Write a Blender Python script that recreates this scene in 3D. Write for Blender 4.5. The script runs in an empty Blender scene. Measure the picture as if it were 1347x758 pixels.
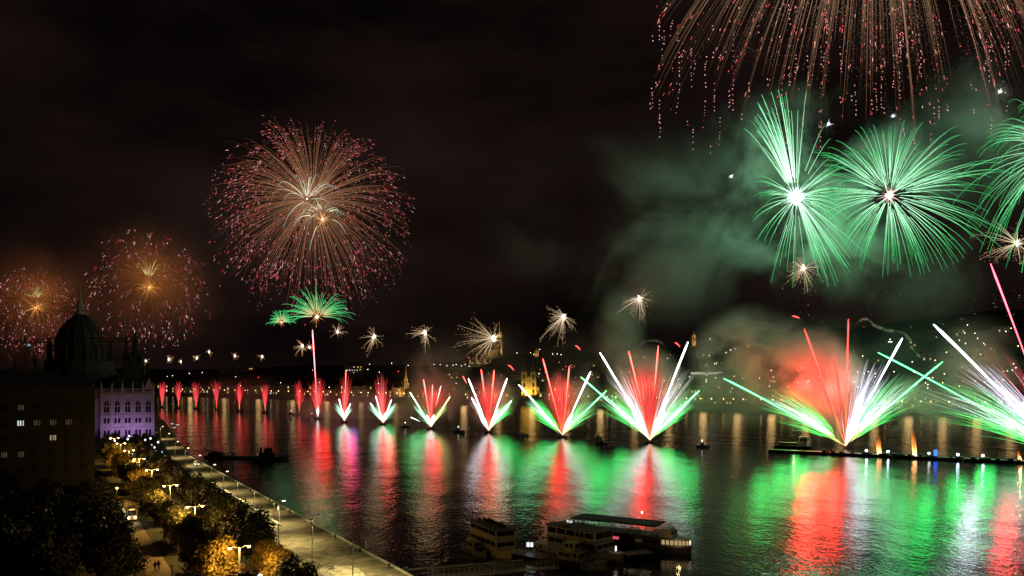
import bpy, bmesh, math, random
from mathutils import Vector, Matrix
random.seed(7)
R = math.radians
scene = bpy.context.scene
COL = scene.collection

# ------------------------------------------------------------------ camera
F, HZ, CX, H = 1057.0, 495.0, 673.5, 40.0
cd = bpy.data.cameras.new("camera"); cam = bpy.data.objects.new("camera", cd); COL.objects.link(cam)
cam.location = (0, 0, H); cam.rotation_euler = (R(90), 0, 0)
cd.sensor_width = 36; cd.lens = 36 * F / 1347; cd.shift_y = (HZ - 379) / 1347
cd.clip_start = 1; cd.clip_end = 9000
scene.camera = cam

# ------------------------------------------------------------------ world: night sky lit from below by the town
W = bpy.data.worlds.new("World"); scene.world = W; W.use_nodes = True
nt = W.node_tree; N = nt.nodes; L = nt.links
bg = N["Background"]
tc = N.new("ShaderNodeTexCoord")
mp = N.new("ShaderNodeMapping"); mp.inputs["Scale"].default_value = (1.0, 1.0, 2.6)
no = N.new("ShaderNodeTexNoise"); no.inputs["Scale"].default_value = 2.0; no.inputs["Detail"].default_value = 5; no.inputs["Roughness"].default_value = .55
cr = N.new("ShaderNodeValToRGB")
cr.color_ramp.elements[0].position = .36; cr.color_ramp.elements[0].color = (.0014, .0008, .0008, 1)
cr.color_ramp.elements[1].position = .74; cr.color_ramp.elements[1].color = (.016, .0088, .0075, 1)
L.new(tc.outputs["Generated"], mp.inputs["Vector"]); L.new(mp.outputs[0], no.inputs["Vector"])
L.new(no.outputs["Fac"], cr.inputs["Fac"]); L.new(cr.outputs[0], bg.inputs["Color"])
bg.inputs["Strength"].default_value = 1.0

vs = scene.view_settings
vs.view_transform = 'Standard'; vs.look = 'None'; vs.exposure = 0; vs.gamma = 1; vs.use_curve_mapping = False
cy = scene.cycles
cy.max_bounces = 4; cy.diffuse_bounces = 1; cy.glossy_bounces = 2; cy.transmission_bounces = 2
cy.volume_bounces = 0; cy.transparent_max_bounces = 8
cy.use_denoising = True
cy.sample_clamp_indirect = 6
cy.volume_max_steps = 256
cy.use_light_tree = True

# ------------------------------------------------------------------ helpers
def P(x, y, Y):                       # the point seen at photo pixel x, y at depth Y
    return Vector(((x - CX) * Y / F, Y, H - (y - HZ) * Y / F))
def G(x, y, Z=0.0):                   # the point of the level Z seen at pixel x, y
    Y = (H - Z) * F / (y - HZ)
    return Vector(((x - CX) * Y / F, Y, Z))

def tag(o, label=None, cat=None, group=None, kind=None):
    if label: o["label"] = label
    if cat: o["category"] = cat
    if group: o["group"] = group
    if kind: o["kind"] = kind
    return o
def empty(name, loc=(0, 0, 0), rz=0.0, label=None, cat=None, group=None):
    o = bpy.data.objects.new(name, None); COL.objects.link(o)
    o.location = loc; o.rotation_euler = (0, 0, rz); o.empty_display_size = .5
    return tag(o, label, cat, group)
def link(name, me, parent=None):
    o = bpy.data.objects.new(name, me); COL.objects.link(o)
    if parent is not None: o.parent = parent
    return o
def copy_tree(o, parent=None):
    c = o.copy(); COL.objects.link(c)
    if parent is not None: c.parent = parent
    for ch in list(o.children): copy_tree(ch, c)
    return c
ORD = ["first", "second", "third", "fourth", "fifth", "sixth", "seventh", "eighth", "ninth", "tenth", "eleventh", "twelfth",
       "thirteenth", "fourteenth", "fifteenth", "sixteenth", "seventeenth", "eighteenth", "nineteenth", "twentieth", "twenty-first",
       "twenty-second", "twenty-third", "twenty-fourth", "twenty-fifth", "twenty-sixth", "twenty-seventh", "twenty-eighth", "twenty-ninth", "thirtieth", "thirty-first", "thirty-second", "thirty-third", "thirty-fourth", "thirty-fifth", "thirty-sixth", "thirty-seventh", "thirty-eighth"]

MATS = {}
def mat(name, col, rough=.7, var=.25, scale=3.0, metal=0.0, bump=0.0, spec=.4):
    if name in MATS: return MATS[name]
    m = bpy.data.materials.new(name); m.use_nodes = True; MATS[name] = m
    n = m.node_tree.nodes; l = m.node_tree.links; b = n["Principled BSDF"]
    g = n.new("ShaderNodeNewGeometry"); t = n.new("ShaderNodeTexNoise"); t.inputs["Scale"].default_value = scale; t.inputs["Detail"].default_value = 4
    r = n.new("ShaderNodeMapRange"); r.inputs["From Min"].default_value = .3; r.inputs["From Max"].default_value = .7
    r.inputs["To Min"].default_value = 1 - var; r.inputs["To Max"].default_value = 1 + var
    v = n.new("ShaderNodeVectorMath"); v.operation = 'SCALE'; v.inputs[0].default_value = col
    l.new(g.outputs["Position"], t.inputs["Vector"]); l.new(t.outputs["Fac"], r.inputs["Value"])
    l.new(r.outputs[0], v.inputs["Scale"]); l.new(v.outputs[0], b.inputs["Base Color"])
    b.inputs["Roughness"].default_value = rough; b.inputs["Metallic"].default_value = metal
    b.inputs["Specular IOR Level"].default_value = spec
    if bump:
        bp = n.new("ShaderNodeBump"); bp.inputs["Distance"].default_value = bump; bp.inputs["Strength"].default_value = .6
        l.new(t.outputs["Fac"], bp.inputs["Height"]); l.new(bp.outputs[0], b.inputs["Normal"])
    return m
def glow(name, col, s, sampled=False):
    if name in MATS: return MATS[name]
    m = bpy.data.materials.new(name); m.use_nodes = True; MATS[name] = m
    n = m.node_tree.nodes; l = m.node_tree.links; n.remove(n["Principled BSDF"])
    e = n.new("ShaderNodeEmission"); e.inputs["Color"].default_value = (*col, 1); e.inputs["Strength"].default_value = s
    l.new(e.outputs[0], n["Material Output"].inputs["Surface"])
    m.cycles.emission_sampling = 'AUTO' if sampled else 'NONE'
    return m
def trail_mat(sampled=False):
    m = bpy.data.materials.new("burning_star"); m.use_nodes = True
    n = m.node_tree.nodes; l = m.node_tree.links; n.remove(n["Principled BSDF"])
    a = n.new("ShaderNodeAttribute"); a.attribute_name = "star_colour"
    e = n.new("ShaderNodeEmission"); l.new(a.outputs["Color"], e.inputs["Color"])
    l.new(e.outputs[0], n["Material Output"].inputs["Surface"])
    m.cycles.emission_sampling = 'FRONT' if sampled else 'NONE'
    return m
FLAME = trail_mat(); FLAME_LIT = trail_mat(True)

class Trails:
    """thin glowing tubes, each vertex with the colour of its flame"""
    def __init__(s): s.v = []; s.f = []; s.c = []
    def add(s, pts, rad, cols, sides=3):
        n = len(pts); o = len(s.v)
        for i, p in enumerate(pts):
            d = (pts[min(i + 1, n - 1)] - pts[max(i - 1, 0)])
            if d.length < 1e-6: d = Vector((0, 0, 1))
            d.normalize()
            a = d.cross(Vector((0, 1, .01)))
            if a.length < .05: a = d.cross(Vector((1, 0, 0)))
            a.normalize(); b = d.cross(a)
            r = rad[i] if hasattr(rad, "__len__") else rad
            r *= min(1.0, max(cols[i][:3]) / .22 + .02)
            for k in range(sides):
                q = 2 * math.pi * k / sides + .4
                s.v.append(p + a * (r * math.cos(q)) + b * (r * math.sin(q)))
                s.c.extend((*cols[i][:3], 1.0))
        for i in range(n - 1):
            for k in range(sides):
                k2 = (k + 1) % sides
                s.f.append((o + i * sides + k, o + i * sides + k2, o + (i + 1) * sides + k2, o + (i + 1) * sides + k))
        s.f.append(tuple(o + k for k in reversed(range(sides))))
        s.f.append(tuple(o + (n - 1) * sides + k for k in range(sides)))
    def dot(s, p, r, col, up=1.0):
        o = len(s.v)
        for d in ((r, 0, 0), (0, r, 0), (-r, 0, 0), (0, -r, 0), (0, 0, r * up), (0, 0, -r * up)):
            s.v.append(p + Vector(d)); s.c.extend((*col[:3], 1.0))
        for k in range(4):
            s.f.append((o + k, o + (k + 1) % 4, o + 4)); s.f.append((o + (k + 1) % 4, o + k, o + 5))
    def build(s, name, parent=None, m=None):
        me = bpy.data.meshes.new(name)
        off = parent.matrix_world.translation if parent is not None else Vector((0, 0, 0))
        if parent is not None: off = Vector(parent.location)
        me.from_pydata([tuple(p - off) for p in s.v], [], s.f)
        at = me.attributes.new("star_colour", 'FLOAT_COLOR', 'POINT'); at.data.foreach_set("color", s.c)
        me.materials.append(m or FLAME)
        o = link(name, me, parent)
        if name in ("spark", "trail", "spray", "pistil", "core", "plume"): o["kind"] = "stuff"
        return o

class MB:
    """boxes, bars, prisms and lathes collected into one mesh, several materials allowed"""
    def __init__(s): s.v = []; s.f = []; s.m = []; s.mats = []
    def mi(s, m):
        if m not in s.mats: s.mats.append(m)
        return s.mats.index(m)
    def poly(s, vs, fs, m):
        o = len(s.v); s.v.extend(Vector(v) for v in vs); i = s.mi(m)
        for f in fs: s.f.append(tuple(o + k for k in f)); s.m.append(i)
    def box(s, a, b, m):
        x0, y0, z0 = a; x1, y1, z1 = b
        s.poly([(x0, y0, z0), (x1, y0, z0), (x1, y1, z0), (x0, y1, z0), (x0, y0, z1), (x1, y0, z1), (x1, y1, z1), (x0, y1, z1)],
               [(3, 2, 1, 0), (4, 5, 6, 7), (0, 1, 5, 4), (1, 2, 6, 5), (2, 3, 7, 6), (3, 0, 4, 7)], m)
    def prism(s, outline, z0, z1, m, top=None):
        n = len(outline); t = top or outline
        s.poly([(x, y, z0) for x, y in outline] + [(x, y, z1) for x, y in t],
               [tuple(reversed(range(n))), tuple(range(n, 2 * n))] + [(i, (i + 1) % n, n + (i + 1) % n, n + i) for i in range(n)], m)
    def bar(s, p, q, r, m, sides=6, r2=None):
        p = Vector(p); q = Vector(q); d = (q - p).normalized(); r2 = r if r2 is None else r2
        a = d.cross(Vector((0, 0, 1)))
        if a.length < .05: a = d.cross(Vector((1, 0, 0)))
        a.normalize(); b = d.cross(a)
        vs = [p + a * (r * math.cos(2 * math.pi * k / sides)) + b * (r * math.sin(2 * math.pi * k / sides)) for k in range(sides)]
        vs += [q + a * (r2 * math.cos(2 * math.pi * k / sides)) + b * (r2 * math.sin(2 * math.pi * k / sides)) for k in range(sides)]
        s.poly(vs, [tuple(range(sides)), tuple(reversed(range(sides, 2 * sides)))] +
               [(i, sides + i, sides + (i + 1) % sides, (i + 1) % sides) for i in range(sides)], m)
    def lathe(s, c, prof, m, sides=16, sq=False):
        vs = []; fs = []; n = len(prof)
        for r, z in prof:
            for k in range(sides):
                a = 2 * math.pi * (k + .5) / sides
                vs.append((c[0] + r * math.cos(a), c[1] + r * math.sin(a), c[2] + z))
        for i in range(n - 1):
            for k in range(sides):
                k2 = (k + 1) % sides
                fs.append((i * sides + k, i * sides + k2, (i + 1) * sides + k2, (i + 1) * sides + k))
        fs.append(tuple(reversed(range(sides)))); fs.append(tuple(range((n - 1) * sides, n * sides)))
        s.poly(vs, fs, m)
    def gable(s, a, b, z0, z1, m, axis='x', over=.0):
        x0, y0 = a; x1, y1 = b
        if axis == 'x':
            ym = (y0 + y1) / 2
            v = [(x0, y0, z0), (x1, y0, z0), (x1, y1, z0), (x0, y1, z0), (x0 + over, ym, z1), (x1 - over, ym, z1)]
            f = [(3, 2, 1, 0), (0, 1, 5, 4), (2, 3, 4, 5), (3, 0, 4), (1, 2, 5)]
        else:
            xm = (x0 + x1) / 2
            v = [(x0, y0, z0), (x1, y0, z0), (x1, y1, z0), (x0, y1, z0), (xm, y0 + over, z1), (xm, y1 - over, z1)]
            f = [(3, 2, 1, 0), (0, 1, 4), (1, 2, 5, 4), (2, 3, 5), (3, 0, 4, 5)]
        s.poly(v, f, m)
    def mesh(s, name, smooth=False):
        me = bpy.data.meshes.new(name); me.from_pydata([tuple(v) for v in s.v], [], s.f)
        for m in s.mats: me.materials.append(m)
        me.polygons.foreach_set("material_index", s.m)
        if smooth: me.polygons.foreach_set("use_smooth", [True] * len(me.polygons))
        me.update(); return me
    def build(s, name, parent=None, smooth=False): return link(name, s.mesh(name, smooth), parent)

def lamp(name, loc, col, power, parent=None, r=.3):
    ld = bpy.data.lights.new(name, 'POINT'); ld.color = col; ld.energy = power; ld.shadow_soft_size = r
    o = bpy.data.objects.new(name, ld); COL.objects.link(o); o.location = loc
    if parent is not None: o.parent = parent
    return o
def spot(name, loc, target, col, power, angle=90, parent=None, r=.3, blend=.6):
    ld = bpy.data.lights.new(name, 'SPOT'); ld.color = col; ld.energy = power; ld.shadow_soft_size = r
    ld.spot_size = R(angle); ld.spot_blend = blend
    o = bpy.data.objects.new(name, ld); COL.objects.link(o); o.location = loc
    o.rotation_euler = (Vector(target) - Vector(loc)).to_track_quat('-Z', 'Y').to_euler()
    if parent is not None: o.parent = parent
    return o

# materials
STONE = mat("pale_stone", (.36, .33, .28), .8, .2, .6)
COPING = mat("coping_stone", (.55, .52, .42), .7, .2, .8)
QUAYTOP = mat("quay_paving", (.20, .18, .12), .85, .45, .35, bump=.03)
ASPHALT = mat("asphalt", (.055, .052, .05), .7, .3, .8, bump=.02)
PATHM = mat("path_gravel", (.22, .17, .10), .9, .3, 1.0)
SOIL = mat("soil", (.045, .045, .025), .95, .4, .6)
PAINT = mat("road_paint", (.7, .7, .66), .6, .2, 2)
DARKMETAL = mat("dark_metal", (.035, .035, .035), .45, .2, 2, .6)
GREYMETAL = mat("grey_metal", (.25, .25, .24), .45, .2, 2, .5)
CREAM = mat("cream_paint", (.62, .55, .34), .45, .15, 1.2)
WHITEP = mat("white_paint", (.72, .71, .68), .4, .12, 1.5)
BLACKP = mat("black_paint", (.018, .018, .02), .85, .3, 1.5)
REDP = mat("red_paint", (.35, .03, .025), .4, .2, 1.5)
GLASS = mat("dark_glass", (.008, .009, .011), .4, .2, 1.0, spec=.12)
BARK = mat("bark", (.06, .045, .03), .9, .3, 4)
ROOFD = mat("dark_roof", (.035, .035, .04), .7, .3, 1)
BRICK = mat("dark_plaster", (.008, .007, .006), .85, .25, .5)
FARWALL = mat("far_plaster", (.26, .23, .19), .85, .3, .1)
FARROOF = mat("far_roof_tile", (.10, .06, .045), .85, .3, .1)
HILL = mat("hillside", (.03, .035, .02), .95, .5, .02)
YELLOW = mat("yellow_paint", (.65, .42, .03), .4, .1, 1)
def leafmat(name, c):
    m = mat(name, c, .6, .45, .7, spec=.2); return m
LEAF = leafmat("leaves_green", (.08, .072, .020)); LEAF2 = leafmat("leaves_lamp_tinted", (.20, .135, .025)); LEAF3 = leafmat("leaves_shade_tinted", (.018, .017, .007))  # lamp gold and night dark are put into the leaf colours

def paving_mat():
    m = mat("quay_paving_stained", (.2, .175, .11), .85, .4, .35, bump=.03); n = m.node_tree.nodes; l = m.node_tree.links; b = n["Principled BSDF"]
    src = b.inputs["Base Color"].links[0].from_socket; g = n.new("ShaderNodeNewGeometry")
    t = n.new("ShaderNodeTexNoise"); t.inputs["Scale"].default_value = .16; t.inputs["Detail"].default_value = 7; t.inputs["Roughness"].default_value = .72; t.inputs["Distortion"].default_value = 1.6
    r = n.new("ShaderNodeMapRange"); r.inputs["From Min"].default_value = .34; r.inputs["From Max"].default_value = .62; r.inputs["To Min"].default_value = .38; r.inputs["To Max"].default_value = 1.25
    mp = n.new("ShaderNodeMapping"); mp.inputs["Rotation"].default_value = (0, 0, -R(120.3)); br = n.new("ShaderNodeTexBrick"); br.inputs["Scale"].default_value = .22; br.inputs["Mortar Size"].default_value = .012
    br.inputs["Color1"].default_value = (1, 1, 1, 1); br.inputs["Color2"].default_value = (.8, .8, .8, 1); br.inputs["Mortar"].default_value = (.45, .45, .45, 1)
    v = n.new("ShaderNodeVectorMath"); v.operation = 'SCALE'; v2 = n.new("ShaderNodeVectorMath"); v2.operation = 'MULTIPLY'
    l.new(g.outputs["Position"], t.inputs["Vector"]); l.new(g.outputs["Position"], mp.inputs[0]); l.new(mp.outputs[0], br.inputs["Vector"]); l.new(t.outputs["Fac"], r.inputs["Value"])
    l.new(src, v.inputs[0]); l.new(r.outputs[0], v.inputs["Scale"]); l.new(v.outputs[0], v2.inputs[0]); l.new(br.outputs["Color"], v2.inputs[1]); l.new(v2.outputs[0], b.inputs["Base Color"])
    return m
QUAYTOP = paving_mat()
# ------------------------------------------------------------------ water
def water_mat():
    m = bpy.data.materials.new("river_water"); m.use_nodes = True
    n = m.node_tree.nodes; l = m.node_tree.links; b = n["Principled BSDF"]
    b.inputs["Base Color"].default_value = (.006, .008, .010, 1); b.inputs["Roughness"].default_value = .05
    b.inputs["IOR"].default_value = 1.33; b.inputs["Specular IOR Level"].default_value = .5
    g = n.new("ShaderNodeNewGeometry")
    mp = n.new("ShaderNodeMapping"); mp.inputs["Rotation"].default_value = (0, 0, R(20)); mp.inputs["Scale"].default_value = (1.0, .55, 1)
    a = n.new("ShaderNodeTexNoise"); a.inputs["Scale"].default_value = .62; a.inputs["Detail"].default_value = 4; a.inputs["Roughness"].default_value = .62
    c = n.new("ShaderNodeTexNoise"); c.inputs["Scale"].default_value = .06; c.inputs["Detail"].default_value = 2
    w = n.new("ShaderNodeMath"); w.operation = 'MULTIPLY_ADD'; w.inputs[1].default_value = 3.0
    l.new(g.outputs["Position"], mp.inputs[0]); l.new(mp.outputs[0], a.inputs["Vector"]); l.new(mp.outputs[0], c.inputs["Vector"])
    l.new(c.outputs["Fac"], w.inputs[0]); l.new(a.outputs["Fac"], w.inputs[2])
    bp = n.new("ShaderNodeBump"); bp.inputs["Strength"].default_value = 1; bp.inputs["Distance"].default_value = .125
    l.new(w.outputs[0], bp.inputs["Height"]); l.new(bp.outputs[0], b.inputs["Normal"])
    return m
b = MB(); b.poly([(-4500, 60, 0), (4000, 60, 0), (4000, 4500, 0), (-4500, 4500, 0)], [(0, 1, 2, 3)], water_mat())
tag(b.build("river_water"), kind="structure")

# ------------------------------------------------------------------ the near bank: quay frame (u along the quay, v inland)
Q0 = Vector((-17.9, 144.7, 0)); DU = Vector((-.505, .863, 0)); DV = Vector((-.863, -.505, 0))
def Q(u, v, z=0.0): return Q0 + DU * u + DV * v + Vector((0, 0, z))
QROT = math.atan2(DU.y, DU.x)          # local +x along the quay, away from the camera; local +y inland
EDGE = [Q(-90, 0), Q(0, 0), Q(120, 0), Q(250, 0), Vector((-269, 624, 0)), Vector((-379, 846, 0)), Vector((-700, 1500, 0)), Vector((-1300, 2600, 0))]
INW = [21, 21, 21, 10.0, 12, 20, 20, 20]
def inner(i, extra=0.0):
    a = EDGE[max(i - 1, 0)]; c = EDGE[min(i + 1, len(EDGE) - 1)]; d = (c - a).normalized()
    return EDGE[i] + Vector((-d.y, d.x, 0)) * (INW[i] + extra)
QZ, GZ = 4.0, 8.0
n = len(EDGE)
b = MB()
for i in range(n - 1):
    for (o0, o1, z0, z1, m) in ((0, .0, -3, QZ, STONE),):
        b.poly([EDGE[i] + Vector((0, 0, -3)), EDGE[i + 1] + Vector((0, 0, -3)), EDGE[i + 1] + Vector((0, 0, QZ)), EDGE[i] + Vector((0, 0, QZ))], [(0, 1, 2, 3)], STONE)
    b.poly([EDGE[i] + Vector((0, 0, QZ)), EDGE[i + 1] + Vector((0, 0, QZ)), inner(i + 1) + Vector((0, 0, QZ)), inner(i) + Vector((0, 0, QZ))], [(0, 1, 2, 3)], QUAYTOP)
tag(b.build("lower_quay"), kind="structure")
b = MB()
for i in range(n - 1):
    b.poly([inner(i) + Vector((0, 0, QZ - 1)), inner(i + 1) + Vector((0, 0, QZ - 1)), inner(i + 1) + Vector((0, 0, GZ)), inner(i) + Vector((0, 0, GZ))], [(0, 1, 2, 3)], STONE)
    far0 = inner(i) + Vector((-2600, -250, 0)); far1 = inner(i + 1) + Vector((-2600, -250, 0))
    b.poly([inner(i) + Vector((0, 0, GZ)), inner(i + 1) + Vector((0, 0, GZ)), far1 + Vector((0, 0, GZ)), far0 + Vector((0, 0, GZ))], [(0, 1, 2, 3)], SOIL)
p0, p1 = inner(0), inner(0) + Vector((60, -260, 0))
b.poly([p0 + Vector((0, 0, GZ)), p0 + Vector((-2600, -250, GZ)), (-2600, -300, GZ), (60, -300, GZ), (40, 40, GZ)], [(0, 1, 2, 3, 4)], SOIL)
tag(b.build("embankment_ground"), kind="structure")
# coping kerb along the water edge: a real step
b = MB()
def strip(b, u0, u1, v0, v1, z0, z1, m):
    b.poly([Q(u0, v0, z0), Q(u1, v0, z0), Q(u1, v1, z0), Q(u0, v1, z0), Q(u0, v0, z1), Q(u1, v0, z1), Q(u1, v1, z1), Q(u0, v1, z1)],
           [(0, 1, 2, 3), (7, 6, 5, 4), (4, 5, 1, 0), (5, 6, 2, 1), (6, 7, 3, 2), (7, 4, 0, 3)], m)
u = -60
while u < 248:
    strip(b, u, u + 5.97, -.06, .62, QZ - .3, QZ + .14, COPING); u += 6
tag(b.build("quay_kerb"), kind="structure")
b = MB()
u = 60
while u < 200:
    strip(b, u, u + 5.97, 8.0, 8.7, QZ + .004, QZ + .5, COPING); u += 6
tag(b.build("low_quay_wall"), "low pale stone wall running along the lower quay beside the dark trees", "wall")
# road and path on the upper level
b = MB()
b.poly([Q(-70, 29, GZ + .004), Q(230, 29, GZ + .004), Q(230, 34, GZ + .004), Q(-70, 34, GZ + .004)], [(3, 2, 1, 0)], ASPHALT)
tag(b.build("road"), kind="structure")
b = MB(); u = -60
while u < 220:
    b.poly([Q(u, 31.4, GZ + .008), Q(u + 3, 31.4, GZ + .008), Q(u + 3, 31.58, GZ + .008), Q(u, 31.58, GZ + .008)], [(3, 2, 1, 0)], PAINT); u += 7
tag(b.build("road_marking"), kind="structure")
b = MB()
strip(b, -70, 230, 28.6, 29.0, GZ - .1, GZ + .13, STONE); strip(b, -70, 230, 34, 34.4, GZ - .1, GZ + .13, STONE)
tag(b.build("road_kerb"), kind="structure")
b = MB()
b.poly([Q(-70, 39.2, GZ + .004), Q(120, 39.2, GZ + .004), Q(120, 43.2, GZ + .004), Q(-70, 43.2, GZ + .004)], [(3, 2, 1, 0)], PATHM)
tag(b.build("path"), kind="structure")

# ------------------------------------------------------------------ far bank: hills and embankment, laid out radially from the viewer
def interp(tab, x):
    if x <= tab[0][0]: return tab[0][1]
    for (a, p), (c, q) in zip(tab, tab[1:]):
        if x <= c: return p + (q - p) * (x - a) / (c - a)
    return tab[-1][1]
BANK = [(-200, 510), (0, 514), (100, 517), (330, 523), (700, 533), (1000, 541), (1347, 547), (1900, 552)]
RIDGE = [(-200, 486), (100, 485), (300, 485), (480, 480), (560, 479), (655, 470), (720, 462), (800, 463), (910, 453), (1000, 442), (1100, 432), (1250, 417), (1347, 407), (1900, 402)]
def bankY(x): return H * F / (interp(BANK, x) - HZ)
def sm(t): t = max(0, min(1, t)); return t * t * (3 - 2 * t)
def wob(x, s): return math.sin(x * .021 + s * .013) * 2.2 + math.sin(x * .057 + 1.3 + s * .031) * 1.4 + math.sin(x * .13 + s * .05) * .7
def hillZ(x, s):
    Yr = bankY(x) + 480; zr = H + (HZ - interp(RIDGE, x)) * Yr / F
    z = 5.5 + (zr - 5.5) * sm((s - 50) / 430) + wob(x, s) * sm((s - 60) / 200)
    if s > 480: z -= (s - 480) * .04
    return z
def hill(x, s, dz=0.0):
    Y = bankY(x) + s; return Vector(((x - CX) * Y / F, Y, hillZ(x, s) + dz))
def hill_at(x, y):                    # the spot of the slope seen at pixel x, y
    best = min(range(12, 480, 6), key=lambda s: abs(HZ - (hillZ(x, s) - H) * F / (bankY(x) + s) - y))
    return hill(x, best), best
SS = [0, 12, 30, 50, 80, 110, 140, 170, 200, 230, 260, 290, 320, 350, 380, 410, 440, 480, 560, 800, 1400]
xs = list(range(-200, 1901, 12)); b = MB(); vs_ = []; fs_ = []
for x in xs:
    for s in SS:
        p = hill(x, s)
        vs_.append(p)
m_ = len(SS)
for i in range(len(xs) - 1):
    for j in range(m_ - 1):
        fs_.append((i * m_ + j, (i + 1) * m_ + j, (i + 1) * m_ + j + 1, i * m_ + j + 1))
b.poly(vs_, fs_, HILL); tag(b.build("hills", smooth=True), kind="structure")
b = MB()
for i in range(len(xs) - 1):
    p, q = hill(xs[i], -1.5), hill(xs[i + 1], -1.5)
    p.z = q.z = -1; pt, qt = p.copy(), q.copy(); pt.z = qt.z = 5.6
    p2, q2 = hill(xs[i], 1.2), hill(xs[i + 1], 1.2); p2.z = q2.z = 5.6
    b.poly([p, q, qt, pt, p2, q2], [(0, 1, 2, 3), (3, 2, 5, 4)], STONE)
tag(b.build("far_embankment"), kind="structure")

# ------------------------------------------------------------------ parliament palace: local x along the river (away), local y inland
PC = Vector((-178, 400, GZ)); PA = Vector((-.45, .893, 0)).normalized(); PROT = math.atan2(PA.y, PA.x)
par = empty("parliament_building", PC, PROT, "neo-gothic domed palace lit violet at its river end, behind the trees of the embankment", "building")
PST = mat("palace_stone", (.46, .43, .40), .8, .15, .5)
PST2 = mat("palace_stone_shade_tinted", (.045, .042, .042), .85, .2, .3)  # same stone as the front, with night shade put into its colour
PROOF = mat("palace_roof", (.03, .03, .035), .6, .3, .6)
PW, EAV = 24.0, 24.4
w = MB()
w.box((0, 0, 0), (60, PW, EAV), PST)                        # river end wing
w.box((12, PW, 0), (215, 62, 25), PST)                      # long body inland
w.box((60, 2, 0), (215, PW, 24), PST)
for z in (.9, 6.4, 12.6, 22.8): w.box((-.35, -.35, z), (-.002, PW + .35, z + .5), PST)      # string courses on the end front
for k in range(6):                                          # buttresses with pinnacles
    y = .5 + k * (PW - 1) / 5
    w.box((-.95, y - .42, 0), (-.36, y + .42, EAV + .6), PST)
    w.lathe((-.6, y, EAV + .6), [(.5, 0), (.5, 1.2), (.7, 1.3), (.05, 4.4)], PST, 4)
for k in range(25):                                         # parapet balusters
    y = .5 + k * (PW - 1) / 24
    w.box((-.3, y - .14, EAV), (-.05, y + .14, EAV + 1.1), PST)
w.box((-.4, 0, EAV + 1.1), (0, PW, EAV + 1.4), PST)
w.box((8, PW - .1, 0), (12, PW + 14, 21), PST)              # set-back flank with gable
w.poly([(7.9, PW + 3, 21), (7.9, PW + 14, 21), (7.9, PW + 8.5, 31), (11.9, PW + 3, 21), (11.9, PW + 14, 21), (11.9, PW + 8.5, 31)],
       [(0, 2, 1), (3, 4, 5), (0, 3, 5, 2), (1, 2, 5, 4)], PST)
for y in (PW + 3, PW + 14): w.lathe((9, y, 21), [(.8, 0), (.8, 3), (1.1, 3.2), (.05, 8)], PST, 6)
# gable over the last bay at the river corner
w.poly([(-.4, .2, EAV + 1.4), (-.4, 4.6, EAV + 1.4), (-.4, 2.4, EAV + 6.5), (.4, .2, EAV + 1.4), (.4, 4.6, EAV + 1.4), (.4, 2.4, EAV + 6.5)],
       [(0, 2, 1), (3, 4, 5), (0, 3, 5, 2), (1, 2, 5, 4)], PST)
wall = w.build("wall", par)
r = MB(); r.gable((1, 1), (60, PW - 1), EAV + .1, 34.5, PROOF, 'x', over=7); r.gable((13, PW + 1), (214, 61), 25.05, 36, PROOF, 'x', over=8)
r.gable((60.5, 3), (214, PW - 1), 24.05, 33.5, PROOF, 'x', over=3)
rf = r.build("roof", par)
def gothic(y, z, wd, ht, deep=.22):
    o = [(-.5, 0), (.5, 0), (.5, .72), (.36, .9), (0, 1.06), (-.36, .9), (-.5, .72)]
    f = MB(); g = MB()
    vs2 = [(-.04, y + a * (wd + .5), z - .25 + c * (ht + .5)) for a, c in o] + [(-.2, y + a * (wd + .5), z - .25 + c * (ht + .5)) for a, c in o]
    f.poly(vs2, [tuple(range(7, 14))] + [(i, (i + 1) % 7, 7 + (i + 1) % 7, 7 + i) for i in range(7)], PST)
    vs3 = [(-.23, y + a * wd, z + c * ht) for a, c in o]
    g.poly(vs3, [tuple(range(7))], GLASS)
    f.box((-.33, y - .09, z), (-.24, y + .09, z + ht), PST); f.box((-.33, y - wd / 2, z + ht * .55), (-.24, y + wd / 2, z + ht * .6), PST)
    fo = f.build("window", par); g.build("pane", fo)
for k in range(5):
    y = .5 + (k + .5) * (PW - 1) / 5
    gothic(y, 14.2, 2.3, 5.6)
    for dy in (-.75, .75):
        for (z, h_) in ((9.0, 2.4), (2.4, 3.2)):
            f = MB(); f.box((-.18, y + dy - .72, z - .2), (-.02, y + dy + .72, z + h_ + .25), PST); fo = f.build("window", par)
            g = MB(); g.box((-.24, y + dy - .5, z), (-.182, y + dy + .5, z + h_), GLASS); g.build("pane", fo)
# dome
DC = (128, 36, 0)
d = MB()
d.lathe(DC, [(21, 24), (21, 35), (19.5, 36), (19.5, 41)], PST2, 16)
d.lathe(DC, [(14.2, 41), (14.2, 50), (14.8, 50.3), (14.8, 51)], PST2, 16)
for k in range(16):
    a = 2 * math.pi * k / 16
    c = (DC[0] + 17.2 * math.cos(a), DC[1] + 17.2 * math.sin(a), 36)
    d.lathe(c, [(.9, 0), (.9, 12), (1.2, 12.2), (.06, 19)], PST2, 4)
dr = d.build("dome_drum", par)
d = MB(); pr = []
for k in range(11):
    t = k / 10; pr.append((13.6 * (1 - t ** 1.9) + 1.6 * t, 51 + 20 * t))
d.lathe(DC, pr, PROOF, 16)
for k in range(16):
    a = 2 * math.pi * (k + .5) / 16
    for (r0, z0), (r1, z1) in zip(pr, pr[1:]):
        d.bar((DC[0] + r0 * math.cos(a), DC[1] + r0 * math.sin(a), z0), (DC[0] + r1 * math.cos(a), DC[1] + r1 * math.sin(a), z1), .32, PROOF, 4)
dome = d.build("dome", par)
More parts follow.
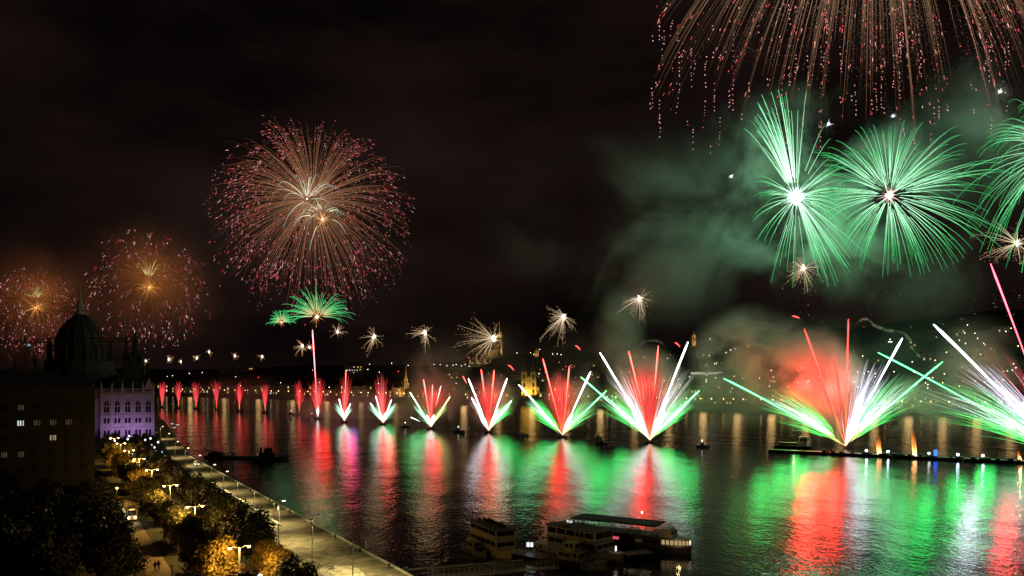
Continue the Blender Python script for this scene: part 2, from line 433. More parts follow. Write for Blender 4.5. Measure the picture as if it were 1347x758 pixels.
d = MB(); d.lathe(DC, [(2.6, 69), (2.8, 72), (2.1, 72.3), (2.1, 75.5), (2.5, 76), (.9, 79), (.35, 84), (.08, 93)], PST, 8)
for k in range(8):
    a = 2 * math.pi * k / 8; d.lathe((DC[0] + 2.7 * math.cos(a), DC[1] + 2.7 * math.sin(a), 71), [(.3, 0), (.3, 3), (.03, 6)], PST, 4)
d.build("dome_spire", par)
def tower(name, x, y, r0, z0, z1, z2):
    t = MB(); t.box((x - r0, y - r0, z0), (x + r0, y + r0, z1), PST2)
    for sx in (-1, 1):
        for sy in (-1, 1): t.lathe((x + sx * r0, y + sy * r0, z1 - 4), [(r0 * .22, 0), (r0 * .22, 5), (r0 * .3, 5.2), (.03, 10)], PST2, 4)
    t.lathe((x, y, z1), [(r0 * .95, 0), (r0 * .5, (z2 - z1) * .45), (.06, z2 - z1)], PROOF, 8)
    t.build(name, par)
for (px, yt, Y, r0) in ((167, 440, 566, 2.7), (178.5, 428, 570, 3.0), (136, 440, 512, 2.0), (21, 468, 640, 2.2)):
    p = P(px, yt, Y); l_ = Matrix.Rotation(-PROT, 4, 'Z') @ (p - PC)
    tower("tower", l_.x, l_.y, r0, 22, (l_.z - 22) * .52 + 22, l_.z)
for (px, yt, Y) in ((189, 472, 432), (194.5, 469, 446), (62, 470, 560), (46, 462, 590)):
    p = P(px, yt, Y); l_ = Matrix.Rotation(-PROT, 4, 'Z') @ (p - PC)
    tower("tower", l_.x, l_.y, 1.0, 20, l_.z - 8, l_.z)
# violet floodlights on the lawn before the end front
for k in range(5):
    y = 1.0 + k * 5.4
    fl = empty("floodlight", PC + Matrix.Rotation(PROT, 3, 'Z') @ Vector((-10, y, 0)), PROT, "violet floodlight aimed up at the palace front, %s of five from the river" % ORD[k], "floodlight", "violet floodlights before the palace")
    m = MB(); m.box((-.25, -.3, .35), (.15, .3, .8), DARKMETAL); m.bar((0, 0, -.02), (0, 0, .4), .06, DARKMETAL); m.build("housing", fl)
    m = MB(); m.box((.16, -.26, .4), (.19, .26, .75), glow("violet_lens", (.6, .35, 1), 6)); m.build("lens", fl)
    wl = Matrix.Rotation(PROT, 3, 'Z')
    spot("violet_beam", PC + wl @ Vector((-9.6, y, .9)), PC + wl @ Vector((0, y, 8.5)), (.64, .34, 1.0), 2700 if 0 < k < 4 else 1300, 84, r=.25, blend=1)
sp_ = PC + Matrix.Rotation(PROT, 3, 'Z') @ Vector((-6, PW + 8, 1))
fl = empty("floodlight", sp_ - Vector((0, 0, 1)), PROT, "violet floodlight aimed up at the shaded flank of the palace", "floodlight", "violet floodlights before the palace")
m = MB(); m.box((-.25, -.3, .35), (.15, .3, .8), DARKMETAL); m.bar((0, 0, -.02), (0, 0, .4), .06, DARKMETAL); m.build("housing", fl)
spot("violet_beam", sp_, PC + Matrix.Rotation(PROT, 3, 'Z') @ Vector((9, PW + 8, 14)), (.40, .25, 1.0), 900, 80, r=.25)

# ------------------------------------------------------------------ apartment block at the left, almost black
def block(name, u0, u1, v0, v1, z, label, lit, roofh=3.0):
    o = empty(name, Q(u0, v0, GZ), QROT, label, "building")
    LU, LV, LZ = u1 - u0, v1 - v0, z - GZ
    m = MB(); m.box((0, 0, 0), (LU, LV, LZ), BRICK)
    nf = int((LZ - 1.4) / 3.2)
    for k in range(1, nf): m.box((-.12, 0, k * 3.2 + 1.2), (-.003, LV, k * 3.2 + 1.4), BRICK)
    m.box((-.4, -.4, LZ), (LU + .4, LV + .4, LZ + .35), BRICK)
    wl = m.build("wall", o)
    m = MB(); m.gable((.4, .4), (LU - .4, LV - .4), LZ + .36, LZ + .35 + roofh, ROOFD, 'y', over=4)
    rf = m.build("roof", o)
    for q in range(4):
        m = MB(); y = 5 + q * LV / 4.2; m.box((LU * .4, y, LZ + .5), (LU * .4 + .8, y + 1.6, LZ + roofh + 1.4), BRICK); m.build("chimney", rf)
    cols = int(LV / 2.9)
    for k in range(nf):
        for c in range(cols):
            y = 1.4 + c * 2.9; zz = k * 3.2 + 2.3
            key = (k, c)
            if cols > 16 and key not in lit and (k < 3 or c > 24): continue
            f = MB()
            f.box((-.1, y - .1, zz - .1), (-.004, y + 1.3, zz + 1.75), BRICK); fo = f.build("window", o)
            g = MB(); gm = GLASS
            if key in lit: gm = glow("lit_%s" % lit[key][0], lit[key][1], lit[key][2])
            if key in lit and lit[key][3]:
                for q in range(3): g.box((-.16, y + .06 + q * .42, zz + .3), (-.103, y + (.32 if (k + q) % 3 else .22) + q * .42, zz + 1.35), gm)
            else:
                g.box((-.16, y, zz), (-.103, y + 1.2, zz + 1.6), gm)
            g.build("pane", fo)
    return o
WC = ("cool", (.85, .95, 1.0), .75, True); WW = ("warm", (1, .8, .45), .32, True); WD = ("dim", (1, .75, .4), .05, True); WB = ("bright", (1, .88, .5), 1.0, False)
def key_at(px, py, u0, v0):
    # row and column of the window the photo shows lit on the block's end wall
    best = None
    for c in range(-2, 40):
        p = Q(u0, v0 + 1.4 + c * 2.9 + .6, 0)
        x = CX + p.x / p.y * F
        if best is None or abs(x - px) < best[0]: best = (abs(x - px), c, p.y)
    z = H - (py - HZ) * best[2] / F - GZ
    return (max(0, round((z - 3.1) / 3.2)), best[1])
lit = {}
for px, py, t in ((22, 555, WC), (40, 554, WD), (73, 556, WD), (98, 555, WB), (76, 572, WW), (20, 594, WD), (82, 555, WD), (36, 534, WD), (16, 594, WD), (71, 572, WW), (86, 666, WD)):
    lit[key_at(px, py, 60, 47.8)] = t
block("apartment_block", 60, 92, 47.8, 112, 37.6, "dark apartment block at the left edge with a few lit windows", lit)

# ------------------------------------------------------------------ tower crane behind the block
c0 = P(33, 520, 330); c0.z = GZ
cr_ = empty("tower_crane", c0, 0, "dark tower crane with a long level jib standing before the palace dome", "crane")
zj = H - (451 - HZ) * 330 / F - GZ
m = MB()
for sx in (-1, 1):
    for sy in (-1, 1): m.bar((sx, sy, 0), (sx, sy, zj), .16, DARKMETAL, 4)
k = 0
while k < zj - 2:
    for s_ in ((-1, -1, 1, -1), (1, -1, 1, 1), (1, 1, -1, 1), (-1, 1, -1, -1)): m.bar((s_[0], s_[1], k), (s_[2], s_[3], k + 2), .09, DARKMETAL, 4)
    k += 2
m.build("mast", cr_)
def lattice(p, q, hgt, parent, name):
    m = MB(); d = Vector(q) - Vector(p); n_ = int(d.length / 2)
    up = Vector((0, 0, hgt)); sd = Vector((0, .7, 0))
    m.bar(Vector(p) + sd, Vector(q) + sd, .14, DARKMETAL, 4); m.bar(Vector(p) - sd, Vector(q) - sd, .14, DARKMETAL, 4); m.bar(Vector(p) + up, Vector(q) + up, .14, DARKMETAL, 4)
    for i in range(n_):
        a = Vector(p) + d * (i / n_); c = Vector(p) + d * ((i + 1) / n_); mid = (a + c) / 2 + up
        for s_ in (sd, -sd): m.bar(a + s_, mid, .07, DARKMETAL, 4); m.bar(mid, c + s_, .07, DARKMETAL, 4)
    return m.build(name, parent)
lattice((2, 0, zj), (49, 4, zj + .6), 1.5, cr_, "jib"); lattice((-1, 0, zj), (-16, -1, zj), 1.0, cr_, "counter_jib")
m = MB(); m.box((-16, -1.3, zj - 2.2), (-11, 1.3, zj + 1.4), DARKMETAL); m.build("counterweight", cr_)
m = MB(); m.box((1.2, -1, zj - 2.2), (3.2, 1, zj - .1), DARKMETAL); cb = m.build("cab", cr_)
m = MB(); m.box((1.5, -1.06, zj - 1.5), (2.9, -1.02, zj - .5), glow("crane_window", (.7, 1, .95), .25)); m.build("window", cb)
m = MB(); m.bar((0, 0, zj), (0, 0, zj + 3.2), .5, DARKMETAL, 4, .2); m.bar((0, 0, zj + 3.1), (34, 2.6, zj + 1.9), .05, DARKMETAL, 4); m.bar((0, 0, zj + 3.1), (-14, 0, zj + 1), .05, DARKMETAL, 4); m.build("apex", cr_)

# ------------------------------------------------------------------ churches and landmarks of the far bank
GOLDST = mat("church_stone", (.42, .36, .24), .85, .25, .15)
SPIRER = mat("spire_tile", (.16, .10, .06), .8, .3, .2)
ORG = (1.0, .55, .13)
def lamp_at(p, col, power, r=.6): return spot("floodlight_beam", p, Vector(p) + Vector((0, 12, 9)), col, power * .5, 100, r=r, blend=.8)
# twin-towered baroque church near the water
p, s_ = hill_at(695, 521); Yc = p.y; sc = Yc / F
ch = empty("twin_tower_church", p, 0, "golden floodlit church with two matching towers near the far bank", "church")
m = MB(); m.box((-9 * sc, 0, -4), (10 * sc, 26, 19 * sc), GOLDST)
m.poly([(-9 * sc, -.3, 19 * sc), (10 * sc, -.3, 19 * sc), (.5 * sc, -.3, 26 * sc), (-9 * sc, 1, 19 * sc), (10 * sc, 1, 19 * sc), (.5 * sc, 1, 26 * sc)], [(0, 1, 2), (5, 4, 3), (0, 2, 5, 3), (1, 4, 5, 2)], GOLDST)
m.gable((-9 * sc, 1.1), (10 * sc, 26), 19 * sc, 25 * sc, FARROOF, 'y')
for k in range(4): m.box((-9 * sc, -.5, (4 + k * 4.6) * sc), (10 * sc, -.003, (4.5 + k * 4.6) * sc), GOLDST)
m.build("wall", ch)
for x in (-5.5, 6.5):
    t = MB(); t.box(((x - 3.6) * sc, -1.2, -3), ((x + 3.6) * sc, 6, 31 * sc), GOLDST); t.box(((x - 4.2) * sc, -1.8, 31 * sc), ((x + 4.2) * sc, 6.6, 32 * sc), GOLDST)
    for k in (9, 19.5): t.box(((x - 4) * sc, -1.6, k * sc), ((x + 4) * sc, 6.4, (k + .8) * sc), GOLDST)
    for dx in (-3.4, 3.4): t.box(((x + dx - .4) * sc, -1.75, 0), ((x + dx + .4) * sc, -1.21, 31 * sc), GOLDST)
    t.lathe((x * sc, 2.4, 32 * sc), [(3.6 * sc, 0), (3.9 * sc, 1.5 * sc), (3 * sc, 4 * sc), (1.2 * sc, 6 * sc), (1.1 * sc, 9 * sc), (1.5 * sc, 9.5 * sc), (.3 * sc, 13 * sc), (.06, 19 * sc)], SPIRER, 8)
    to = t.build("tower", ch)
    for k in (4, 12, 23): 
        g = MB(); g.box(((x - 1.3) * sc, -1.3, k * sc), ((x + 1.3) * sc, -1.22, (k + 5.4) * sc), GLASS); g.build("window", to)
for dx, pw in ((-12, 60000), (0, 75000), (13, 60000)): lamp_at(p + Vector((dx * sc, -11, 1.5)), (1, .58, .08), pw, .8)
# slender brick spire
p, s_ = hill_at(534, 523); sc = p.y / F
ch = empty("spired_church", p, 0, "brick church with one tall slender orange spire on the far bank", "church")
m = MB(); m.box((-9 * sc, 0, -4), (1 * sc, 20, 8 * sc), GOLDST); m.gable((-9 * sc, .1), (1 * sc, 20), 8.02 * sc, 16 * sc, SPIRER, 'y'); m.lathe((-6.5 * sc, -1, -3), [(1.3 * sc, 0), (1.3 * sc, 11 * sc), (.1, 17 * sc)], GOLDST, 6); m.build("wall", ch)
t = MB(); t.box((-2.1 * sc, -2, -4), (2.1 * sc, 4, 20 * sc), GOLDST); 
for sx in (-1, 1): t.lathe((sx * 2 * sc, -1.6, 17 * sc), [(.6 * sc, 0), (.6 * sc, 4 * sc), (.03, 10 * sc)], GOLDST, 4)
t.lathe((0, 1, 20 * sc), [(2.3 * sc, 0), (1.3 * sc, 13 * sc), (.12, 30 * sc)], SPIRER, 8); t.build("tower", ch)
lamp_at(p + Vector((-10, -12, 2)), ORG, 34000); lamp_at(p + Vector((9, -12, 4)), ORG, 38000); lamp_at(p + Vector((2, -14, 26)), ORG, 40000)
# hilltop gothic church with tall tower and terrace
p, s_ = hill_at(656, 471); sc = p.y / F
ch = empty("hilltop_church", p, 0, "floodlit gothic church on the hilltop with a tall pointed stone tower", "church")
m = MB(); m.box((-14 * sc, 3, -6), (0, 30, 11 * sc), GOLDST); m.gable((-14 * sc, 3.1), (0, 30), 11.02 * sc, 19 * sc, FARROOF, 'x', over=1); m.lathe((-17 * sc, 3, -8), [(1.5 * sc, 0), (1.5 * sc, 14 * sc), (.1, 26 * sc)], GOLDST, 8); m.build("wall", ch)
t = MB(); t.box((-2.6 * sc, -2, -8), (4.6 * sc, 8, 18 * sc), GOLDST); t.lathe((1 * sc, 3, 18 * sc), [(3.1 * sc, 0), (2.9 * sc, 9 * sc), (3.2 * sc, 9.4 * sc), (1.0 * sc, 16 * sc), (.55 * sc, 24 * sc), (.1, 32 * sc)], GOLDST, 8)
for k in range(8):
    a = math.pi * k / 4 + .4; t.lathe((1 * sc + 3.2 * sc * math.cos(a), 3 + 3.2 * sc * math.sin(a), 24 * sc), [(.4 * sc, 0), (.4 * sc, 3 * sc), (.03, 8 * sc)], GOLDST, 4)
tw = t.build("tower", ch)
for k in (3, 10): 
    g = MB(); g.box((-.6 * sc, -2.1, k * sc), (2.4 * sc, -2.02, (k + 6) * sc), GLASS); g.build("window", tw)
lamp_at(p + Vector((-14, -13, 3)), (1, .62, .25), 12000); lamp_at(p + Vector((10, -12, 8)), (1, .55, .15), 30000); lamp_at(p + Vector((3, -15, 40)), (1, .55, .15), 34000); lamp_at(p + Vector((-30, -8, 4)), (1, .62, .3), 2500)
# bastion terrace
p, s_ = hill_at(632, 481); sc = p.y / F
ba = empty("bastion_terrace", p, 0, "pale lit bastion terrace with small conical turrets below the hilltop church", "terrace")
m = MB(); m.box((-15 * sc, 0, -8), (14 * sc, 6, 4 * sc), GOLDST); m.box((-6 * sc, -7, -8), (20 * sc, -.01, 1.4 * sc), GOLDST); m.build("wall", ba)
for x in (-14, -5, 5, 13):
    t = MB(); t.lathe((x * sc, 2, 0), [(1.6 * sc, -5), (1.6 * sc, 7 * sc), (1.9 * sc, 7.2 * sc), (.08, 12 * sc)], GOLDST, 10); t.build("turret", ba)
for dx in (-12, -2, 8, 17): lamp_at(p + Vector((dx * sc, -10, 4)), (1, .72, .42), 7000)
# tower further right on the ridge
for (px, py, hh, lab, pw) in ((913, 456, 19, "square orange floodlit stone tower alone on the dark ridge", 14000), (706, 470, 12, "small orange lit tower on the ridge above the twin-towered church", 9000)):
    p, s_ = hill_at(px, py); sc = p.y / F
    o = empty("ridge_tower", p, 0, lab, "tower")
    t = MB(); t.box((-2.6 * sc, 0, -6), (2.6 * sc, 7, (hh - 4) * sc), GOLDST)
    for z in (.3, .62): t.box((-2.9 * sc, -.4, hh * z * sc), (2.9 * sc, 7.4, (hh * z + .7) * sc), GOLDST)
    t.build("wall", o)
    t = MB(); t.lathe((0, 3.5, (hh - 4) * sc), [(3 * sc, 0), (2 * sc, 2 * sc), (.1, 5 * sc)], SPIRER, 4); t.build("roof", o)
    for x in (-1.1, 1.1): t = MB(); t.box(((x - .5) * sc, -.1, (hh * .4) * sc), ((x + .5) * sc, -.02, (hh * .6) * sc), GLASS); t.build("window", o)
    lamp_at(p + Vector((0, -10, 2)), ORG, pw); lamp_at(p + Vector((4, -9, hh * sc * .6)), ORG, pw * .5)
# long building with a row of lights on the slope
p, s_ = hill_at(932, 494); sc = p.y / F
o = empty("terrace_building", p, R(-3), "long low building on the slope with an unbroken row of white lit windows", "building")
m = MB(); m.box((-33 * sc, 0, -8), (34 * sc, 12, 5.2 * sc), FARWALL); m.build("wall", o)
m = MB(); m.box((-33.5 * sc, -.8, 5.22 * sc), (34.5 * sc, 12.5, 6 * sc), FARROOF); m.build("roof", o)
for k in range(28):
    if k == 12: continue
    x = -32 + k * 2.36
    f = MB(); f.box((x * sc, -.3, 1.6 * sc), ((x + 1.5) * sc, -.02, 4.2 * sc), glow("row_window", (1, .93, .78), .75)); f.build("window", o)
# hilltop fortress at the far left
p, s_ = hill_at(330, 487); sc = p.y / F
o = empty("hill_fortress", p, 0, "long low fortress on the far ridge with small orange lights along its wall", "fortress")
m = MB(); m.box((-42 * sc, 0, -10), (42 * sc, 14, 3.2 * sc), FARWALL); m.box((-16 * sc, 2, 3.2 * sc), (20 * sc, 12, 5 * sc), FARWALL); m.build("wall", o)
for x in (-2, 0.5, 15, 22, 27, 30): 
    f = MB(); f.box((x * sc, -.4, .8 * sc), ((x + 1.3) * sc, -.02, 2.0 * sc), glow("orange_window", (1, .45, .1), 1.2)); f.build("window", o)
# riverside dome-lit station with white row of lamps at x~455-475
p, s_ = hill_at(470, 490); sc = p.y / F
o = empty("ridge_palace", p, 0, "palace wing on the far ridge with rows of white and orange lit windows", "building")
m = MB(); m.box((-17 * sc, 0, -8), (8 * sc, 14, 9 * sc), FARWALL); m.build("wall", o)
m = MB(); m.gable((-17 * sc, 0), (8 * sc, 14), 9.02 * sc, 13 * sc, FARROOF, 'x', over=3); m.build("roof", o)
for (x, z, c, q) in ((-15, 2, 0, 4), (-11, 2.2, 0, 3), (-7, 2, 0, 1.4), (-4, 2.2, 0, 1.4), (-1, 2, 0, 2), (3, 3, 1, 3), (0, 6.2, 1, 3), (4, 6.4, 1, 2.4), (-5, 6.4, 0, 2.2), (-3, -3, 0, 1.2), (-5, -1, 0, 1.2)):
    f = MB(); f.box((x * sc, -.3, z * sc), ((x + q * .55) * sc, -.02, (z + 1.3) * sc), glow("palace_white", (1, .93, .8), .9) if c == 0 else glow("palace_orange", (1, .55, .12), .8)); f.build("window", o)

# ------------------------------------------------------------------ ordinary houses on the far bank
rnd = random.Random(11)
def house(x, s, wpx, hpx, label, group, nlit, roofk):
    p = hill(x, s); sc = p.y / F
    o = empty("town_house", p, rnd.uniform(-.12, .12), label, "house", group)
    hw = wpx * sc / 2; hh = hpx * sc; dp = rnd.uniform(10, 16)
    m = MB(); m.box((-hw, 0, -6), (hw, dp, hh), FARWALL); m.box((-hw - .2, -.25, hh * .48), (hw + .2, -.003, hh * .5), FARWALL); m.build("wall", o)
    m = MB(); m.gable((-hw - .4, -.4), (hw + .4, dp + .4), hh + .01, hh + rnd.uniform(2.5, 5), FARROOF, 'x', over=rnd.uniform(0, 3)); m.build("roof", o)
    nx = max(2, int(wpx / 3.4)); nz = max(2, int(hpx / 4.2)); cells = [(i, j) for i in range(nx) for j in range(nz)]; rnd.shuffle(cells)
    dk = MB(); litc = set(cells[:nlit])
    for (i, j) in cells:
        xx = -hw + (i + .3) * 2 * hw / nx; zz = 1.2 + j * (hh - 1) / nz
        if (i, j) in litc:
            q = rnd.random()
            gm = glow("town_warm", (1, .6, .2), .8) if q < .6 else (glow("town_white", (1, .9, .7), 1.0) if q < .9 else glow("town_dim", (1, .5, .2), .3))
            f = MB(); f.box((xx, -.2, zz), (xx + hw * .7 / nx, -.02, zz + (hh / nz) * .5), gm); f.build("window", o)
        else: dk.box((xx, -.14, zz), (xx + hw * .7 / nx, -.02, zz + (hh / nz) * .5), GLASS)
    d_ = dk.build("window", o); d_["kind"] = "stuff"
    return o
x = 212.0; i = 0
REG = [(430, "before the far fountains"), (620, "left of the hilltop church"), (760, "around the twin-towered church"), (900, "behind the tall middle fountain"), (1100, "below the row of white lights"), (1400, "behind the long pontoon barge")]
def reg(x):
    for a, t in REG:
        if x < a: return t
    return REG[-1][1]
rows = []
while x < 1346:
    if not (684 < x < 708 or 524 < x < 540):
        sc_ = 18 * F / bankY(x)
        rows.append((x, rnd.uniform(22, 34), rnd.uniform(13, 22), rnd.uniform(.6, 1.05) * sc_))
    x += rnd.uniform(15, 24)
for k, (x, s, w_, h_) in enumerate(rows):
    house(x, s, w_, h_, "tall riverside house on the far bank, %s" % reg(x), "riverside houses " + reg(x), rnd.choice((1, 2, 3, 4)), 0)
for k in range(64):
    x = rnd.uniform(480, 1346); s = rnd.uniform(70, 330)
    if abs(x - 640) < 30 and s > 200: continue
    house(x, s, rnd.uniform(9, 15), rnd.uniform(6, 10), "small hillside house up on the dark slope, %s" % reg(x), "hillside houses " + reg(x), rnd.choice((0, 1, 1, 2, 2)), 1)

# ------------------------------------------------------------------ lamps of the far bank
def far_lamp_mesh(col, s, r, h_, nm):
    m = MB(); m.bar((0, 0, -.3), (0, 0, h_), .12, DARKMETAL, 4); m.lathe((0, 0, h_), [(r * .3, 0), (r, r * .6), (r, r * 1.3), (r * .3, r * 2)], glow(nm, col, s, True), 6)
    return m.mesh("far_street_lamp")
ML_O = far_lamp_mesh((1, .62, .22), 9, .62, 7, "embankment_lantern"); ML_W = far_lamp_mesh((1, .92, .75), 8, .5, 6, "hill_lantern_white"); ML_Y = far_lamp_mesh((1, .75, .4), 8, .5, 6, "hill_lantern_warm"); ML_R = far_lamp_mesh((1, .05, .05), 6, .7, 6, "hill_lantern_red")
x = 240.0
while x < 1346:
    o = link("street_lamp", ML_O); o.location = hill(x, 4)
    tag(o, "tiny lit lamp on the far embankment, %s" % reg(x), "street lamp", "embankment lamps " + reg(x)); o.location.z = 5.5
    x += rnd.uniform(11, 26) if x > 560 else rnd.uniform(9, 17)
HL = [(515, 480, 'W'), (537, 483, 'W'), (571, 482, 'W'), (579, 482, 'W'), (588, 484, 'W'), (596, 483, 'W'), (600, 482, 'W'), (607, 484, 'W'), (612, 482, 'W'), (617, 484, 'Y'), (591, 495, 'W'), (486, 480, 'Y'), (499, 492, 'W'), (524, 491, 'R'),
      (616, 472, 'R'), (698, 467, 'Y'), (702, 469, 'Y'), (727, 468, 'W'), (733, 468, 'W'), (738, 469, 'W'), (710, 462, 'W'), (680, 467, 'W'), (878, 474, 'W'), (934, 445, 'W'), (955, 467, 'W'), (961, 464, 'W'), (967, 462, 'W'), (933, 471, 'W'), (984, 459, 'Y'), (940, 482, 'W'), (904, 497, 'W'), (918, 495, 'W'),
      (929, 496, 'W'), (929, 502, 'W'), (929, 506, 'W'), (941, 500, 'W'), (945, 513, 'Y'), (963, 514, 'Y'), (998, 512, 'Y'), (1012, 511, 'Y'), (1037, 512, 'W'), (1046, 519, 'Y'), (1055, 487, 'W'), (1078, 498, 'W'), (1097, 475, 'W'), (1171, 449, 'W'), (1171, 453, 'W'), (1169, 453, 'W'), (1173, 453, 'W'), (1135, 471, 'W'),
      (1255, 455, 'W'), (1262, 452, 'W'), (1270, 456, 'W'), (1290, 470, 'W'), (1297, 475, 'W'), (1303, 464, 'W'), (1312, 437, 'Y'), (1318, 436, 'W'), (1323, 439, 'W'), (1330, 434, 'Y'), (1338, 441, 'W'), (1286, 449, 'Y'), (1245, 466, 'W'), (1222, 500, 'Y'), (1240, 508, 'Y'), (1262, 512, 'Y'), (1283, 505, 'Y'), (1310, 505, 'Y'), (1225, 490, 'W'), (1200, 480, 'W'),
      (220, 497, 'W'), (227, 496, 'W'), (249, 493, 'W'), (266, 492, 'W'), (297, 492, 'W'), (310, 498, 'W'), (340, 499, 'R'), (369, 506, 'W'), (411, 489, 'W'), (484, 488, 'W'), (420, 505, 'W')]
for q in range(46): HL.append((rnd.uniform(960, 1340), rnd.uniform(490, 519), rnd.choice('YYW')))
for q in range(16): HL.append((rnd.uniform(560, 900), rnd.uniform(500, 516), rnd.choice('YYW')))
for q in range(20): HL.append((rnd.uniform(225, 500), rnd.uniform(507, 517), rnd.choice('YWW')))
for q in range(10): HL.append((rnd.uniform(1190, 1340), rnd.uniform(430, 490), rnd.choice('WWY')))
for x in range(250, 1340, 45): lamp('embankment_light', hill(x, 9, 7), (1, .60, .22), 2400, r=4.5)
for (x, y, c) in HL:
    p, s_ = hill_at(x, y); p.z -= 5.8
    o = link("street_lamp", {'W': ML_W, 'Y': ML_Y, 'R': ML_R}[c]); o.location = p
    cn = {'W': "white", 'Y': "warm yellow", 'R': "red"}[c]
    tag(o, "tiny %s lamp up on the dark slope, %s" % (cn, reg(x)), "street lamp", "%s hillside lamps %s" % (cn, reg(x)))
    o.location.z += 5.8 - 3

# ------------------------------------------------------------------ trees
def tree_proto(name, height, rad, leaf, seed, nleaf, ls):
    rr = random.Random(seed)
    o = empty(name)
    t = MB(); fork = height * .34
    t.bar((0, 0, -.2), (.1, .05, fork), .28, BARK, 7, .2)
    tips = []
    for k in range(7):
        a = k * 2.4 + rr.uniform(-.3, .3); el = rr.uniform(.5, 1.15)
        q = Vector((math.cos(a) * rad * .62 * math.cos(el) * 1.3, math.sin(a) * rad * .62 * math.cos(el) * 1.3, fork + (height - fork) * (.3 + .55 * math.sin(el))))
        t.bar((.1, .05, fork - .3), q * .6 + Vector((0, 0, fork * .35)), .13, BARK, 5, .08); t.bar(q * .6 + Vector((0, 0, fork * .35)), q, .08, BARK, 4, .03); tips.append(q)
    t.build("trunk", o)
    clumps = []
    for k in range(26):
        a = rr.uniform(0, 6.28); z = rr.uniform(-.85, 1); rr_ = math.sqrt(max(0, 1 - z * z)) * rr.uniform(.45, 1)
        clumps.append((Vector((math.cos(a) * rr_ * rad * .8, math.sin(a) * rr_ * rad * .8, fork + (height - fork) * (.5 + .42 * z))), rr.uniform(.22, .42) * rad))
    v = []; f = []
    for k in range(nleaf):
        c, r = clumps[k % len(clumps)]
        d = Vector((rr.gauss(0, 1), rr.gauss(0, 1), rr.gauss(0, 1))).normalized()
        p = c + d * r * rr.uniform(.55, 1.08)
        nrm = (d + Vector((rr.gauss(0, .5), rr.gauss(0, .5), rr.gauss(0, .5) + .3))).normalized()
        a = nrm.cross(Vector((rr.gauss(0, 1), rr.gauss(0, 1), rr.gauss(0, 1)))).normalized(); b_ = nrm.cross(a)
        s = ls * rr.uniform(.6, 1.3); i0 = len(v)
        v += [p - a * s, p - b_ * s * .55, p + a * s, p + b_ * s * .55]; f.append((i0, i0 + 1, i0 + 2, i0 + 3))
    me = bpy.data.meshes.new("crown"); me.from_pydata([tuple(q) for q in v], [], f); me.materials.append(leaf)
    link("crown", me, o)
    return o
rt = random.Random(5)
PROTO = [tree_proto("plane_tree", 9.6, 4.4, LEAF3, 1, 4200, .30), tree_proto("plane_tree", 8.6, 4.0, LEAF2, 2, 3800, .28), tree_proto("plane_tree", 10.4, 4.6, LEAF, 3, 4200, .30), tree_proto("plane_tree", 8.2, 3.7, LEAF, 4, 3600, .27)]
used = set()
def plant(k, loc, s, label, group):
    if k not in used: o = PROTO[k]; used.add(k)
    else: o = copy_tree(PROTO[k])
    o.location = loc; o.scale = (s, s, s); o.rotation_euler = (0, 0, rt.uniform(0, 6.28)); tag(o, label, "tree", group)
    return o
# row between the road and the lower quay
k = 0; u = -26.0
while u < 176:
    for v in ((28.0 if u < 8 else 26.8),):
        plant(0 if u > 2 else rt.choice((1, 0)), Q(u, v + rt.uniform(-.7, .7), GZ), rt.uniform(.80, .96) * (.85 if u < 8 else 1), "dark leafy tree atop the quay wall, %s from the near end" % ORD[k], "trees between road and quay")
    k += 1; u += rt.uniform(6.0, 7.4)
# row between road and path, lit by the lamps
k = 0
for u in (-32, -15, -5, 8, 22, 38, 52, 66, 78, 90, 101, 112, 124, 136, 150, 164, 178, 193):
    plant(rt.choice((1, 1, 3)), Q(u, 36.6 + rt.uniform(-.5, .5), GZ), rt.uniform(.88, 1.04), "lamplit tree between road and path, %s from the near end" % ORD[k], "lamplit trees between road and path"); k += 1
# dark trees left of the path in front of the houses
k = 0; u = -6.0
while u < 62:
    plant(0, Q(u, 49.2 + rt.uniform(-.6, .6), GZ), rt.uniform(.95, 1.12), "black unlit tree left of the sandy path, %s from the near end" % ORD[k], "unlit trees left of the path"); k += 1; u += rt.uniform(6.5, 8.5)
k = 0
for u in (66, 73, 80, 87, 95, 103, 112, 121, 130): plant(0, Q(u, 45.2, GZ), rt.uniform(.56, .66), "small black tree between the tram and the apartment block, %s planted" % ORD[k], "small trees by the apartment block"); k += 1
k = 0
for u, v in ((-8, 57), (-4, 63), (4, 68), (8, 57), (12, 62), (22, 60), (36, 66), (48, 58), (50, 72), (30, 76), (10, 78), (18, 69), (-6, 71), (28, 55), (40, 55), (55, 66)):
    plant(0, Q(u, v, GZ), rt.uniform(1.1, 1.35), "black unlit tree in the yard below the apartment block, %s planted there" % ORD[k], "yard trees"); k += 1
k = 0
for px, Y in ((140, 340), (152, 352), (165, 345), (178, 350), (190, 358), (201, 366), (146, 300), (160, 312), (174, 306), (188, 318), (155, 272), (171, 262), (186, 275)):
    p = P(px, 590, Y); p.z = GZ
    plant(rt.choice((0, 3, 2)), p, rt.uniform(.5, .68), "dark tree in the grove before the violet palace front, %s planted" % ORD[k] if False else "dark tree in the grove before the violet palace front", "grove before the palace"); k += 1

